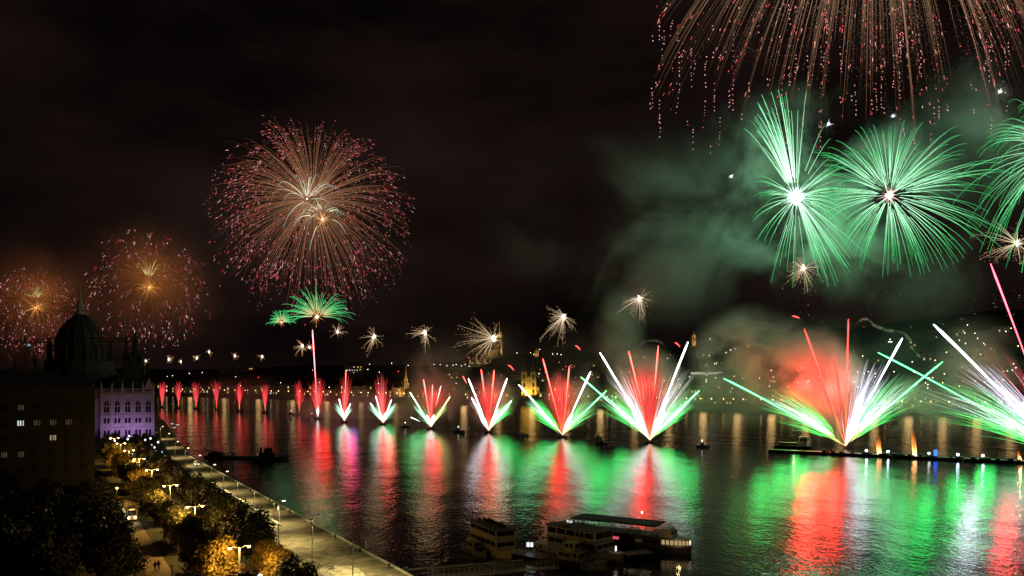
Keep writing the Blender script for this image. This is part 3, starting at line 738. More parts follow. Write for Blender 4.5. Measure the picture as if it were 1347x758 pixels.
# ------------------------------------------------------------------ two-armed street lamps along the road
SOD = (1.0, .58, .15)
def double_lamp(loc, label, lights=True, pw=900):
    o = empty("double_street_lamp", loc, QROT, label, "street lamp", "two-armed lamps along the road")
    m = MB(); m.lathe((0, 0, 0), [(.22, 0), (.2, .8), (.11, 1.0), (.08, 9.0)], GREYMETAL, 8); m.build("pole", o)
    for s in (-1, 1):
        m = MB(); m.bar((0, 0, 8.7), (0, s * .7, 9.05), .05, GREYMETAL, 6); m.bar((0, s * .7, 9.05), (0, s * 1.15, 9.05), .05, GREYMETAL, 6); a = m.build("arm", o)
        m = MB(); m.lathe((0, s * 1.25, 8.98), [(.1, 0), (.3, .02), (.26, .16), (.06, .24)], DARKMETAL, 8); m.build("lamp_hood", a)
        m = MB(); m.lathe((0, s * 1.25, 8.72), [(.05, 0), (.2, .06), (.24, .25), (.1, .258)], glow("sodium_globe", (1, .62, .2), 22), 8); m.build("lamp_globe", a)
        if lights: lamp("sodium_light", Vector(loc) + Matrix.Rotation(QROT, 3, 'Z') @ Vector((0, s * 1.25, 8.55)), SOD, pw, r=.15)
    return o
us = [-56, -21.7, 17.4, 49, 81.7, 112, 142, 172, 200]
for k, u in enumerate(us):
    if k == 0: continue
    double_lamp(Q(u, 34.6 if u < 0 else 34.2, GZ), "two-armed lamp with glowing amber globes beside the road, %s from the near end" % ORD[k - 1], True, 3400 if k < 6 else 2600)
# the lit globe on the nearest pole's shaft side
o = empty("globe_lamp", Q(-24, 32.4, GZ), 0, "single white globe lamp on a short post beside the nearest two-armed lamp", "street lamp")
m = MB(); m.lathe((0, 0, 0), [(.12, 0), (.06, .4), (.05, 4.9)], DARKMETAL, 6); m.build("pole", o)
m = MB(); m.lathe((0, 0, 4.9), [(.08, 0), (.26, .14), (.3, .32), (.22, .52), (.06, .6)], glow("white_globe", (1, .85, .6), 5), 10); m.build("lamp_globe", o)
lamp("globe_light", Q(-24, 32.4, GZ + 5.8), (1, .7, .35), 150, r=.2)
# small white globes in the grove before the palace
for k, (px, py) in enumerate(((145, 578), (151, 581), (159, 587), (168, 579), (170, 575), (191, 580), (198, 578), (208, 583), (203, 590), (213, 597), (184, 594), (174, 598), (199, 587), (206, 595), (217, 602), (195, 602))):
    Y = 335 - k * 3; p = P(px, py, Y); h_ = max(2.5, p.z - GZ); p.z = GZ
    o = empty("globe_lamp", p, 0, "small white globe lamp among the trees before the violet palace front", "street lamp", "globe lamps before the palace")
    m = MB(); m.bar((0, 0, -.2), (0, 0, h_), .06, DARKMETAL, 5); m.build("pole", o)
    m = MB(); m.lathe((0, 0, h_), [(.1, 0), (.34, .2), (.34, .5), (.1, .7)], glow("small_globe", (1, .88, .66) if k % 3 else (.8, .85, 1), 3.2), 8); m.build("lamp_globe", o)
# ------------------------------------------------------------------ slim lamps of the lower quay
QL = [(-46, 3.5, 6, 1), (-36, 3.0, 6, 1), (4, 9.8, 7.0, 1), (16, 13.6, 9.5, 1), (37, 14.6, 9.5, 1), (42, 13.2, 8, 1), (62, 9.4, 6.2, 1), (82, 9.6, 6.2, 1), (104, 9.4, 6.2, 1), (124, 9.4, 6.5, 1), (146, 9.2, 6.5, 1), (176, 9, 7, 1), (210, 8, 7, 1), (246, 7, 7, 1), (300, 8, 7, 1), (360, 9, 7, 1)]  # first two posts are added out of view to light the boats
kk = 0
for k, (u, v, h_, on) in enumerate(QL):
    base = Q(u, v, QZ) if u < 255 else (EDGE[3].lerp(EDGE[4], (u - 250) / 280) + Vector((-v * .86, -v * .5, QZ)))
    vis = True
    lab = "slim short-armed lamp post on the lower quay, %s from the near end" % ORD[max(0, k - 2)] if k >= 2 else "lamp post added out of view below to light the boats, %s of two" % ORD[k]
    if vis:
        o = empty("quay_lamp", base, QROT, lab, "street lamp", "slim lamps on the lower quay")
        m = MB(); m.lathe((0, 0, 0), [(.14, 0), (.1, .5), (.07, h_)], GREYMETAL, 6); m.build("pole", o)
        m = MB(); m.bar((0, .04, h_ - .05), (0, -.9, h_ + .3), .05, DARKMETAL, 5); a = m.build("arm", o)
        m = MB(); m.poly([(-.14, -1.45, h_ + .34), (.14, -1.45, h_ + .34), (.16, -.7, h_ + .22), (-.16, -.7, h_ + .22), (-.1, -1.4, h_ + .48), (.1, -1.4, h_ + .48), (.1, -.75, h_ + .36), (-.1, -.75, h_ + .36)], [(3, 2, 1, 0), (4, 5, 6, 7), (0, 1, 5, 4), (1, 2, 6, 5), (2, 3, 7, 6), (3, 0, 4, 7)], DARKMETAL); m.build("lamp_head", a)
        if k >= 9 or k == 4:
            m = MB(); m.box((-.13, -1.4, h_ + .1), (.13, -.8, h_ + .2), glow("quay_lens", (1, .8, .45), 9 if k == 4 else 2.5)); m.build("lens", a)
    p = base + Matrix.Rotation(QROT, 3, 'Z') @ Vector((0, -1.15, h_ - .05))
    spot("quay_light", p, p - Vector((0, 0, 1)), (1, .78, .34), (115000 if k < 2 else 6200) if k < 9 else 5200, 165 if k < 2 else 140, r=.12, blend=.7)  # the first two, far stronger, belong to the added posts and light the boats
lamp("quay_flood", Q(37, 14.8, QZ + 8.2), (1, .62, .2), 500, r=.12)
# white post, bollards and loose clutter on the quay edge
o = empty("quay_post", G(483, 721, QZ + .14), QROT, "short pale box-shaped post standing on the quay kerb", "post")
m = MB(); m.box((-.3, -.3, 0), (.3, .3, 1.7), WHITEP); m.box((-.36, -.36, 1.7), (.36, .36, 1.8), GREYMETAL); m.build("body", o)
for k, u in enumerate((-6, 8, 24, 40, 58, 78, 100, 124, 150)):
    o = empty("mooring_bollard", Q(u, 1.3, QZ + .004), 0, "small dark mooring bollard along the quay kerb, %s from the near end" % ORD[k], "bollard", "mooring bollards on the quay")
    m = MB(); m.lathe((0, 0, 0), [(.28, 0), (.2, .1), (.18, .5), (.32, .6), (.3, .75), (.1, .8)], DARKMETAL, 8); m.build("post", o)
o = empty("rope_heap", G(409, 684, QZ), 0, "small pale heap of rope and planks lying by the quay kerb", "rope")
m = MB()
for q in range(5): 
    a = q * 1.1; m.bar((math.cos(a) * .9, math.sin(a) * .5, .08 + q * .06), (-math.cos(a) * .9, -math.sin(a) * .5, .1 + q * .06), .09, CREAM, 5)
m.build("coil", o)
# sand worn patch
def ring_patch(cx, cy, rx, ry, seed, z, m, nm):
    rr = random.Random(seed); b = MB(); c = Q(cx, cy, z); pts = [c]
    for i in range(28):
        a = 2 * math.pi * i / 28; q = rr.uniform(.75, 1.15)
        pts.append(Q(cx + math.cos(a) * rx * q, cy + math.sin(a) * ry * q, z))
    b.poly(pts, [(0, (i + 1) % 28 + 1, i + 1) for i in range(28)], m); return tag(b.build(nm), kind="structure")
ring_patch(9, 9.2, 5.0, 3.2, 2, QZ + .008, mat("pale_sand", (.36, .33, .23), .95, .5, .8), "sand_patch")
b = MB(); rr = random.Random(4)
for q in range(9): 
    pts = [Q(9 + (5.6 + q * .25) * math.cos(a * .22 + q * .02) , 9.2 + (3.6 + q * .12) * math.sin(a * .22 + q * .02), QZ + .03) for a in range(2 + q % 3, 16 - q % 4)]
    for a_, b_ in zip(pts, pts[1:]): b.bar(a_, b_, .05, COPING, 4)
tag(b.build("loose_cable"), "pale cable lying in a curve on the sandy lower quay", "cable")
# ------------------------------------------------------------------ cars
def car(loc, rz, paint, label, group, heads=True, hc=(.8, .88, 1)):
    o = empty("parked_car", loc, rz, label, "car", group)
    m = MB()
    prof = [(-2.1, .35), (-2.15, .8), (-1.9, .95), (2.0, .85), (2.15, .6), (2.12, .35)]
    for y0, y1 in ((-.85, .85),):
        n_ = len(prof)
        m.poly([(x, y0, z) for x, z in prof] + [(x, y1, z) for x, z in prof], [tuple(range(n_)), tuple(reversed(range(n_, 2 * n_)))] + [(i, n_ + i, n_ + (i + 1) % n_, (i + 1) % n_) for i in range(n_)], paint)
    b_ = m.build("body", o)
    m = MB(); pr2 = [(-1.75, .93), (-1.3, 1.42), (.35, 1.45), (1.1, .91)]
    m.poly([(x, -.78 + (.1 if z > 1 else 0), z) for x, z in pr2] + [(x, .78 - (.1 if z > 1 else 0), z) for x, z in pr2], [(0, 1, 2, 3), (7, 6, 5, 4), (0, 4, 5, 1), (1, 5, 6, 2), (2, 6, 7, 3), (3, 7, 4, 0)], GLASS); m.build("cabin_glass", o)
    m = MB(); m.box((-1.28, -.66, 1.44), (.34, .66, 1.5), paint); m.build("roof", o)
    for x in (-1.35, 1.35):
        for y in (-.82, .82):
            m = MB(); m.bar((x, y - .1, .33), (x, y + .1, .33), .33, BLACKP, 12); wl = m.build("wheel", o)
            m = MB(); m.bar((x, y - .11, .33), (x, y + .11, .33), .18, GREYMETAL, 8); m.build("rim", wl)
    for y in (-.6, .6):
        m = MB(); m.box((2.1, y - .17, .58), (2.18, y + .17, .74), glow("headlight_lit", hc, 7) if heads else GLASS); m.build("headlight", o)
        m = MB(); m.box((-2.19, y - .17, .6), (-2.13, y + .17, .76), glow("tail_light", (1, .04, .03), 1.5) if heads else REDP); m.build("tail_light", o)
    return o
TOWARD = QROT + math.pi
car(G(283, 705, GZ + .5) * 1.0 - Vector((0, 0, .5)), TOWARD, DARKMETAL, "dark car with blue-white headlights driving toward the viewer on the amber road", None)
car(Q(62, 32.6, GZ + .004), QROT, WHITEP, "pale car seen from behind on the amber road under the trees", None, False)
car(Q(-4, 30.2, GZ + .004), TOWARD, REDP, "red car parked at the edge of the amber road", None, False)
car(G(258, 611, QZ + .4) - Vector((0, 0, .4)), TOWARD, WHITEP, "white car with lit headlights at the far end of the lower quay", None)
for k, (px, py) in enumerate(((226, 558), (233, 559), (229, 563))):
    car(G(px, py, QZ + .4) - Vector((0, 0, .4)), TOWARD, DARKMETAL, "dark car with headlights on the far quay beside the palace corner, %s of three" % ORD[k], "cars on the far quay")
# ------------------------------------------------------------------ tram
tr = empty("tram", Q(60, 40.6, GZ + .004), QROT, "yellow tram with white headlights standing at the end of the sandy path", "tram")
for c in range(2):
    x0 = c * 9.4
    m = MB(); m.prism([(x0, -1.0), (x0 + .3, -1.2), (x0 + 8.9, -1.2), (x0 + 9.2, -1.0), (x0 + 9.2, 1.0), (x0 + 8.9, 1.2), (x0 + .3, 1.2), (x0, 1.0)], .45, 2.95, YELLOW); cb = m.build("car_body", tr)
    m = MB(); m.prism([(x0 + .1, -.95), (x0 + 9.1, -.95), (x0 + 9.1, .95), (x0 + .1, .95)], 2.96, 3.25, CREAM, [(x0 + .5, -.6), (x0 + 8.7, -.6), (x0 + 8.7, .6), (x0 + .5, .6)]); m.build("roof", cb)
    for k in range(6):
        for y in (-1.23, 1.2):
            m = MB(); m.box((x0 + .6 + k * 1.4, y, 1.4), (x0 + 1.7 + k * 1.4, y + .03, 2.5), glow("tram_window", (1, .78, .4), .7)); m.build("window", cb)
    m = MB()
    for k in (1.4, 7.6): m.box((x0 + k - .8, -.9, .004), (x0 + k + .8, .9, .44), BLACKP)
    m.build("bogie", tr)
m = MB(); m.box((-.05, -.85, 1.5), (-.004, .85, 2.6), GLASS); m.build("windscreen", tr)
for y in (-.65, .65):
    m = MB(); m.bar((-.1, y, 1.0), (.0, y, 1.0), .2, glow("tram_headlight", (1, .95, .85), 14), 8); m.build("headlight", tr)
m = MB(); m.box((-.06, -.5, 2.66), (-.004, .5, 2.9), glow("tram_sign", (1, .7, .2), 2)); m.build("route_sign", tr)
m = MB(); m.bar((4, -.5, 3.2), (5, 0, 4.4), .04, DARKMETAL, 4); m.bar((4, .5, 3.2), (5, 0, 4.4), .04, DARKMETAL, 4); m.bar((5, 0, 4.4), (4.2, 0, 5.0), .04, DARKMETAL, 4); m.bar((4.2, -.8, 5.0), (4.2, .8, 5.0), .04, DARKMETAL, 4); m.build("pantograph", tr)
lamp("tram_lamp", Q(57.6, 40.6, GZ + 1.4), (1, .85, .6), 120, r=.2)
lamp("stop_lamp", Q(66, 42.6, GZ + 6.5), SOD, 300, r=.2)
o = empty("stop_lamp_post", Q(66, 43.2, GZ), QROT, "single amber lamp post beside the yellow tram", "street lamp")
m = MB(); m.bar((0, 0, -.1), (0, 0, 6.9), .07, GREYMETAL, 6); m.build("pole", o)
m = MB(); m.lathe((0, -.1, 6.8), [(.1, 0), (.22, .08), (.2, .25), (.05, .3)], glow("sodium_globe", (1, .62, .2), 22), 8); m.build("lamp_globe", o)
lamp("path_light", Q(12, 44.6, GZ + 6.6), SOD, 90, r=.15)
o = empty("path_lamp_post", Q(12, 45.0, GZ), QROT, "single amber lamp post at the left edge of the sandy path", "street lamp")
m = MB(); m.bar((0, 0, -.1), (0, 0, 6.6), .07, GREYMETAL, 6); m.bar((0, 0, 6.6), (0, -.5, 6.9), .05, GREYMETAL, 5); m.build("pole", o)
m = MB(); m.lathe((0, -.5, 6.75), [(.06, 0), (.2, .06), (.2, .14), (.05, .2)], glow("sodium_dim", (1, .55, .15), 1.2), 8); m.build("lamp_globe", o)
# ------------------------------------------------------------------ people on the path
SKIN = mat("skin", (.42, .26, .19), .6, .05, 20); HAIR = mat("hair", (.02, .015, .01), .7, .2, 30)
def person(loc, rz, top, trouser, label, group, stride=.12):
    J = {"pel": (0, 0, .95), "ch": (0, 0, 1.30), "nk": (0, 0, 1.48), "hd": (.02, 0, 1.60), "tp": (.01, 0, 1.72)}
    for s, n_ in ((1, "L"), (-1, "R")):
        J["hip" + n_] = (0, s * .1, .9); J["kn" + n_] = (s * stride * .6 + .03, s * .11, .5); J["an" + n_] = (s * stride, s * .11, .09); J["to" + n_] = (s * stride + .16, s * .12, .04)
        J["sh" + n_] = (0, s * .19, 1.40); J["el" + n_] = (-s * .04 - .02, s * .25, 1.13); J["wr" + n_] = (-s * .05 + .08, s * .25, .9); J["hn" + n_] = (-s * .05 + .12, s * .24, .82)
    E = [("pel", "ch"), ("ch", "nk"), ("nk", "hd"), ("hd", "tp")]
    for n_ in "LR": E += [("pel", "hip" + n_), ("hip" + n_, "kn" + n_), ("kn" + n_, "an" + n_), ("an" + n_, "to" + n_), ("ch", "sh" + n_), ("sh" + n_, "el" + n_), ("el" + n_, "wr" + n_), ("wr" + n_, "hn" + n_)]
    RAD = {"pel": .15, "ch": .16, "nk": .06, "hd": .095, "tp": .075, "hip": .09, "kn": .062, "an": .045, "to": .035, "sh": .075, "el": .048, "wr": .034, "hn": .04}
    ks = list(J); me = bpy.data.meshes.new("person"); me.from_pydata([J[k] for k in ks], [(ks.index(a), ks.index(c)) for a, c in E], [])
    ob = bpy.data.objects.new("person_sketch", me); COL.objects.link(ob)
    md = ob.modifiers.new("skin", 'SKIN'); sb = ob.modifiers.new("sub", 'SUBSURF'); sb.levels = 1; sb.render_levels = 1
    for i, k in enumerate(ks):
        r = RAD.get(k) or RAD.get(k[:-1]) or .05; me.skin_vertices[0].data[i].radius = (r, r)
    me.skin_vertices[0].data[0].use_root = True
    dg = bpy.context.evaluated_depsgraph_get(); m2 = bpy.data.meshes.new_from_object(ob.evaluated_get(dg))
    bpy.data.objects.remove(ob)
    m2.materials.clear()
    for mm in (SKIN, top, trouser, BLACKP): m2.materials.append(mm)
    for pf in m2.polygons:
        z = pf.center.z; y = abs(pf.center.y)
        pf.material_index = 0 if (z > 1.47 or (y > .2 and z < .92)) else (1 if z > .93 else (2 if z > .1 else 3)); pf.use_smooth = True
    o = link("person", m2); o.location = loc; o.rotation_euler = (0, 0, rz); tag(o, label, "person", group)
    m = MB(); m.lathe((-.01, 0, 1.56), [(.085, 0), (.108, .06), (.1, .14), (.05, .19)], HAIR, 10); h_ = m.build("hair", o, True)
    return o
CLD = mat("dark_coat", (.02, .02, .025), .9, .2, 5); CLR = mat("red_jacket", (.45, .03, .03), .8, .2, 5); CLB = mat("jeans", (.03, .04, .07), .9, .2, 5)
person(G(204, 752, GZ), 2.0, CLD, CLB, "person in a dark coat standing on the sandy path, left one of the pair", None)
person(G(208.5, 751, GZ), 1.6, CLD, CLD, "person in dark clothes standing on the sandy path, right one of the pair", None, .05)
person(G(226, 758, GZ), 0.6, CLR, CLR, "person in red clothes walking at the bottom of the sandy path", None)
person(G(262, 626, QZ), 1.0, CLD, CLB, "person in dark clothes strolling on the lower quay near its low wall", None)

# ------------------------------------------------------------------ boats moored at the quay
def hullform(m, Lh, Wd, z0, z1, paint, bow=.3, stern=.08, sheer=.35):
    st = [(-Lh / 2, .72), (-Lh / 2 + Lh * stern, .95), (-Lh * .1, 1), (Lh / 2 - Lh * bow, .96), (Lh / 2 - Lh * bow * .4, .6), (Lh / 2, .04)]
    vs_ = []; 
    for (x, w_) in st:
        y = w_ * Wd / 2; up = z1 + (sheer if x > Lh * .2 else 0) * max(0, (x - Lh * .2) / (Lh * .3))
        vs_ += [(x * .97, -y * .8, z0), (x * .97, y * .8, z0), (x, y, up), (x, -y, up)]
    fs_ = [(0, 3, 2, 1)]
    for i in range(len(st) - 1):
        a = i * 4; c = a + 4
        fs_ += [(a, a + 1, c + 1, c), (a + 1, a + 2, c + 2, c + 1), (a + 2, a + 3, c + 3, c + 2), (a + 3, a, c, c + 3)]
    e = (len(st) - 1) * 4; fs_.append((e, e + 1, e + 2, e + 3)); m.poly(vs_, fs_, paint)
def cabin(par_, x0, x1, y0, y1, z0, z1, paint, nside, nfront, wz0=.42, wz1=.84, lit=(), name="deckhouse", gl=None):
    m = MB(); m.box((x0, y0, z0), (x1, y1, z1), paint); 
    m.box((x0 - .05, y0 - .05, z1 - .16), (x1 + .05, y1 + .05, z1 - .04), paint)
    h = m.build(name, par_); a, b_ = z0 + (z1 - z0) * wz0, z0 + (z1 - z0) * wz1
    for k in range(nside):
        xa = x0 + .35 + k * (x1 - x0 - .5) / nside; xb = xa + (x1 - x0 - .5) / nside - .3
        for y, q in ((y0, -1), (y1, 1)):
            mm = (lit[k % len(lit)] if lit else None) or GLASS
            m = MB(); m.box((xa, min(y, y + q * .04), a), (xb, max(y, y + q * .04), b_), mm); m.build("window", h)
    for k in range(nfront):
        ya = y0 + .3 + k * (y1 - y0 - .4) / nfront; yb = ya + (y1 - y0 - .4) / nfront - .2
        m = MB(); m.box((x1, ya, a), (x1 + .04, yb, b_), GLASS); m.build("window", h)
        m = MB(); m.box((x0 - .04, ya, a), (x0, yb, b_), GLASS); m.build("window", h)
    return h
def railing(par_, x0, x1, y0, y1, z, mt, hgt=1.0, step=1.2):
    m = MB()
    for (a, c) in (((x0, y0), (x1, y0)), ((x0, y1), (x1, y1)), ((x0, y0), (x0, y1)), ((x1, y0), (x1, y1))):
        d = math.hypot(c[0] - a[0], c[1] - a[1]); n_ = max(1, int(d / step))
        for q in (hgt * .5, hgt): m.bar((a[0], a[1], z + q), (c[0], c[1], z + q), .03, mt, 4)
        for k in range(n_ + 1):
            x = a[0] + (c[0] - a[0]) * k / n_; y = a[1] + (c[1] - a[1]) * k / n_; m.bar((x, y, z), (x, y, z + hgt), .03, mt, 4)
    return m.build("railing", par_)
def fenders(par_, Lh, Wd, n_):
    for k in range(n_):
        for y in (-1, 1):
            x = -Lh * .38 + k * Lh * .6 / (n_ - 1); m = MB(); m.lathe((x, y * (Wd / 2 + .06), .35), [(.06, 0), (.2, .15), (.2, .65), (.06, .8)], BLACKP, 6); m.build("fender", par_)
def tables(par_, x0, x1, y0, y1, z, n_, sd):
    rr = random.Random(sd)
    for k in range(n_):
        x, y = rr.uniform(x0, x1), rr.uniform(y0, y1); m = MB(); m.box((x - .5, y - .35, z + .68), (x + .5, y + .35, z + .74), rr.choice((WHITEP, BARK, GREYMETAL))); m.box((x - .06, y - .06, z + .002), (x + .06, y + .06, z + .68), DARKMETAL)
        for q in (-.75, .75): m.box((x + q - .2, y - .2, z + .3), (x + q + .2, y + .2, z + .42), BARK); m.box((x + q - .05, y - .05, z + .002), (x + q + .05, y + .05, z + .3), DARKMETAL)
        m.build("deck_table", par_)
def boat(name, px, py, ang, label): 
    return empty(name, G(px, py, 0), R(ang), label, "boat")
# A: cream houseboat, its nearest lower corner at (648, 733)
A = empty("houseboat", Vector((-5.6, 183.6, 0)) + Vector((1.2, .2, 0)), R(-62.7), "cream two-deck houseboat with a band of big windows, leftmost at the moorings", "boat")
m = MB(); hullform(m, 19, 5.6, -.6, 1.5, CREAM, .2, .05, .3); m.build("hull", A)
cabin(A, -7.2, 6.6, -2.4, 2.4, 1.5, 3.9, CREAM, 5, 2, .35, .72, name="lower_deckhouse")
cabin(A, -7.2, 6.6, -2.4, 2.4, 3.92, 5.9, CREAM, 4, 1, .38, .9, name="upper_deckhouse")
m = MB(); m.box((-7.5, -2.7, 5.92), (6.9, 2.7, 6.08), mat("deck_roof", (.12, .08, .06), .8, .4, 2)); m.build("roof", A)
railing(A, -7.2, 6.4, -2.5, 2.5, 6.08, DARKMETAL, .9); m = MB(); m.bar((5, 0, 6.08), (5, 0, 8.3), .05, DARKMETAL, 5); m.bar((5, -.6, 7.6), (5, .6, 7.6), .03, DARKMETAL, 4); m.build("mast", A)
m = MB()
for q in range(10): m = MB(); m.box((-6 + q * 1.2, -.8 + (q * 37 % 5) * .35, 6.082), (-5.5 + q * 1.2, -.3 + (q * 37 % 5) * .35, 6.5 + (q % 3) * .15), DARKMETAL); m.box((-6 + q * 1.2, -.8 + (q * 37 % 5) * .35, 6.5), (-5.9 + q * 1.2, -.3 + (q * 37 % 5) * .35, 7.0), DARKMETAL); m.build("deck_chair", A)
fenders(A, 19, 5.6, 5)
# A2: cluttered workboat in front of it
B2 = empty("workboat", G(626, 728, 0), R(-60), "low cluttered workboat tied along the near side of the cream houseboat", "boat")
m = MB(); hullform(m, 10, 3.0, -.4, .9, mat("worn_paint", (.30, .29, .22), .6, .4, 1), .3, .08, .5); m.build("hull", B2)
cabin(B2, -2.6, .6, -1.0, 1.0, .9, 2.7, CREAM, 2, 1, name="wheelhouse"); railing(B2, -4.4, 3, -1.3, 1.3, .9, GREYMETAL, .9)
m = MB()
for q in range(9): m.box((1 + q % 3 * .7, -1 + q // 3 * .7, .9), (1.5 + q % 3 * .7, -.5 + q // 3 * .7, 1.2 + (q * 7 % 4) * .2), WHITEP if q % 4 == 0 else DARKMETAL)
m.build("deck_cargo", B2)
# B: restaurant boat
Bt = empty("restaurant_boat", Vector((15.5, 180.6, 0)) , R(-45), "cream restaurant boat with tall windows and brown flat roof between houseboat and black-roofed ship", "boat")
m = MB(); hullform(m, 24, 7.2, -.6, 1.5, CREAM, .26, .06, .6); m.build("hull", Bt)
cabin(Bt, -7.5, 7.0, -3.1, 3.1, 1.5, 3.9, mat("cream_dirty", (.40, .36, .26), .6, .3, .7), 6, 3, .4, .8, name="lower_deckhouse")
cabin(Bt, -7.5, 6.6, -3.1, 3.1, 3.92, 6.0, CREAM, 5, 2, .3, .88, name="upper_deckhouse")
m = MB(); m.box((-8, -3.4, 6.02), (7.4, 3.4, 6.2), mat("roof_brown", (.16, .07, .045), .8, .3, 1)); m.build("roof", Bt); railing(Bt, -7.5, 7, -3.2, 3.2, 6.2, GREYMETAL, .9, 1.5)
m = MB(); m.bar((-3, 0, 6.2), (-3, 0, 9.4), .06, DARKMETAL, 5); m.bar((-3, -.8, 8.5), (-3, .8, 8.5), .04, DARKMETAL, 4); m.build("mast", Bt)
m = MB(); m.box((9.8, -.25, 2.2), (9.85, .25, 3.3), glow("white_panel", (1, .97, .9), 1.6)); m.box((9.86, -.3, 1.4), (9.95, .3, 2.19), DARKMETAL); m.build("lit_panel", Bt)
m = MB(); m.box((-6, 2.0, 6.2), (-4.6, 2.3, 6.6), glow("deck_strip", (.8, .9, 1), 1.6)); m.build("deck_light", Bt)
fenders(Bt, 24, 7.2, 6); tables(Bt, -7, 6.5, -2.7, 2.7, 6.2, 9, 3); tables(Bt, 7.6, 10.5, -1.6, 1.6, 1.56, 3, 4)
# C: long black roofed ship
C_ = empty("passenger_ship", Vector((27.6, 188.1, 0)), R(-31), "long dark passenger ship with flat black roof and lamplit bow saloon", "boat")
m = MB(); hullform(m, 30, 7.2, -.7, 1.3, mat("ship_hull", (.06, .05, .05), .4, .3, 1), .3, .06, .5); m.build("hull", C_)
WLIT = [glow("saloon_dark", (1, .6, .35), .03), None, None, glow("pink_window", (1, .55, .55), .7), glow("white_window", (1, .9, .85), .9), glow("red_window", (1, .1, .2), .7), None, None]
cabin(C_, -13, 8.5, -3.0, 3.0, 1.3, 3.7, mat("ship_side", (.10, .085, .06), .6, .3, 1), 11, 3, .35, .62, lit=WLIT, name="saloon")
m = MB(); m.box((-13.5, -3.4, 5.9), (7.5, 3.4, 6.25), BLACKP); rf = m.build("roof", C_)
m = MB()
for x in range(-13, 8, 2):
    for y in (-3.2, 3.2): m.bar((x, y, 3.7), (x, y, 5.9), .06, GREYMETAL, 4)
m.build("roof_posts", C_)
railing(C_, -13, 8, -3.1, 3.1, 3.7, CREAM, 1.0, 1.4)
m = MB(); m.prism([(8.5, -2.6), (11, -2.2), (11, 2.2), (8.5, 2.6)], 3.7, 5.5, CREAM, [(8.5, -2.3), (10.2, -1.9), (10.2, 1.9), (8.5, 2.3)]); wh = m.build("wheelhouse", C_)
m = MB(); m.box((10.75, -1.8, 4.2), (10.95, 1.8, 4.9), GLASS); m.build("window", wh)
m = MB(); m.prism([(8.6, -2.7), (12.5, -2.0), (14.5, -.6), (14.5, .6), (12.5, 2.0), (8.6, 2.7)], 1.6, 3.5, mat("bow_house", (.3, .26, .18), .5, .2, 1)); bh = m.build("bow_saloon", C_)
def seg(x0, y0, x1, y1, n_, gm):
    for k in range(n_):
        a, c = (k + .12) / n_, (k + .8) / n_
        d = Vector((x1 - x0, y1 - y0, 0)); nn = Vector((d.y, -d.x, 0)).normalized() * .05
        p, q = Vector((x0, y0, 0)) + d * a, Vector((x0, y0, 0)) + d * c
        m = MB(); m.poly([p + Vector((0, 0, 2.1)), q + Vector((0, 0, 2.1)), q + Vector((0, 0, 3.05)), p + Vector((0, 0, 3.05)), p + nn + Vector((0, 0, 2.1)), q + nn + Vector((0, 0, 2.1)), q + nn + Vector((0, 0, 3.05)), p + nn + Vector((0, 0, 3.05))], [(3, 2, 1, 0), (4, 5, 6, 7), (0, 1, 5, 4), (1, 2, 6, 5), (2, 3, 7, 6), (3, 0, 4, 7)], gm); m.build("window", bh)
seg(8.7, -2.72, 12.5, -2.02, 4, glow("bow_warm", (1, .72, .35), .42)); seg(12.5, -2.02, 14.5, -.62, 3, glow("bow_warm", (1, .72, .35), .42)); seg(14.5, -.6, 14.5, .6, 1, glow("bow_bright", (1, .85, .55), 1.3)); seg(14.5, .62, 12.5, 2.02, 2, glow("bow_warm", (1, .72, .35), .42))
m = MB(); m.bar((3, 0, 6.25), (3, 0, 8.2), .05, DARKMETAL, 5); m.lathe((3, 0, 8.2), [(.05, 0), (.16, .1), (.16, .3), (.05, .36)], glow("mast_lamp", (1, .97, .9), 8), 6); m.build("mast_light", C_)
for k in range(7): m = MB(); m.box((-12.5 + k * .9, -3.44, 5.4), (-12.3 + k * .9, -3.3, 5.6), glow("string_light", (.9, .95, 1), .8)); m.build("string_light", C_)
lamp("bow_lamp", C_.location + Matrix.Rotation(R(-31), 3, 'Z') @ Vector((13.2, -3.6, 2.8)), (1, .7, .35), 60, r=.1)
tables(C_, -12.5, 7.5, -2.6, 2.6, 3.7, 12, 5); fenders(C_, 30, 7.2, 7)
# D: tugboat in front of the restaurant boat
D_ = empty("tugboat", G(758, 744, 0), R(-38), "small cream tugboat with mast and cluttered deck in front of the restaurant boat", "boat")
m = MB(); hullform(m, 15, 4.2, -.5, 1.2, mat("tug_hull", (.25, .23, .17), .6, .4, 1), .3, .1, .8); m.build("hull", D_)
cabin(D_, -3.8, 1.5, -1.5, 1.5, 1.2, 3.0, CREAM, 3, 2, name="deckhouse"); cabin(D_, -2.4, .4, -1.2, 1.2, 3.02, 4.9, CREAM, 2, 2, name="wheelhouse")
m = MB(); m.bar((-3, 0, 3), (-3, 0, 5.6), .35, REDP, 10); m.build("funnel", D_); m = MB(); m.bar((.8, 0, 4.9), (.8, 0, 8.0), .05, CREAM, 5); m.bar((.8, -.7, 7), (.8, .7, 7), .03, CREAM, 4); m.build("mast", D_)
railing(D_, -6.8, 4.5, -1.8, 1.8, 1.2, CREAM, 1.0, .9)
m = MB()
for q in range(14): m.box((2 + q % 4 * .7, -1.2 + q // 4 * .65, 1.2), (2.4 + q % 4 * .7, -.8 + q // 4 * .65, 1.5 + (q * 5 % 4) * .2), WHITEP if q % 5 == 0 else BARK)
m.build("deck_cargo", D_)
fenders(D_, 15, 4.2, 4)
for q in range(3): m = MB(); m.bar((-3.8 + q * 1.9, -1.56, 2.2), (-3.8 + q * 1.9, -1.5, 2.2), .28, REDP if q % 2 else WHITEP, 10); m.build('lifebuoy', D_)
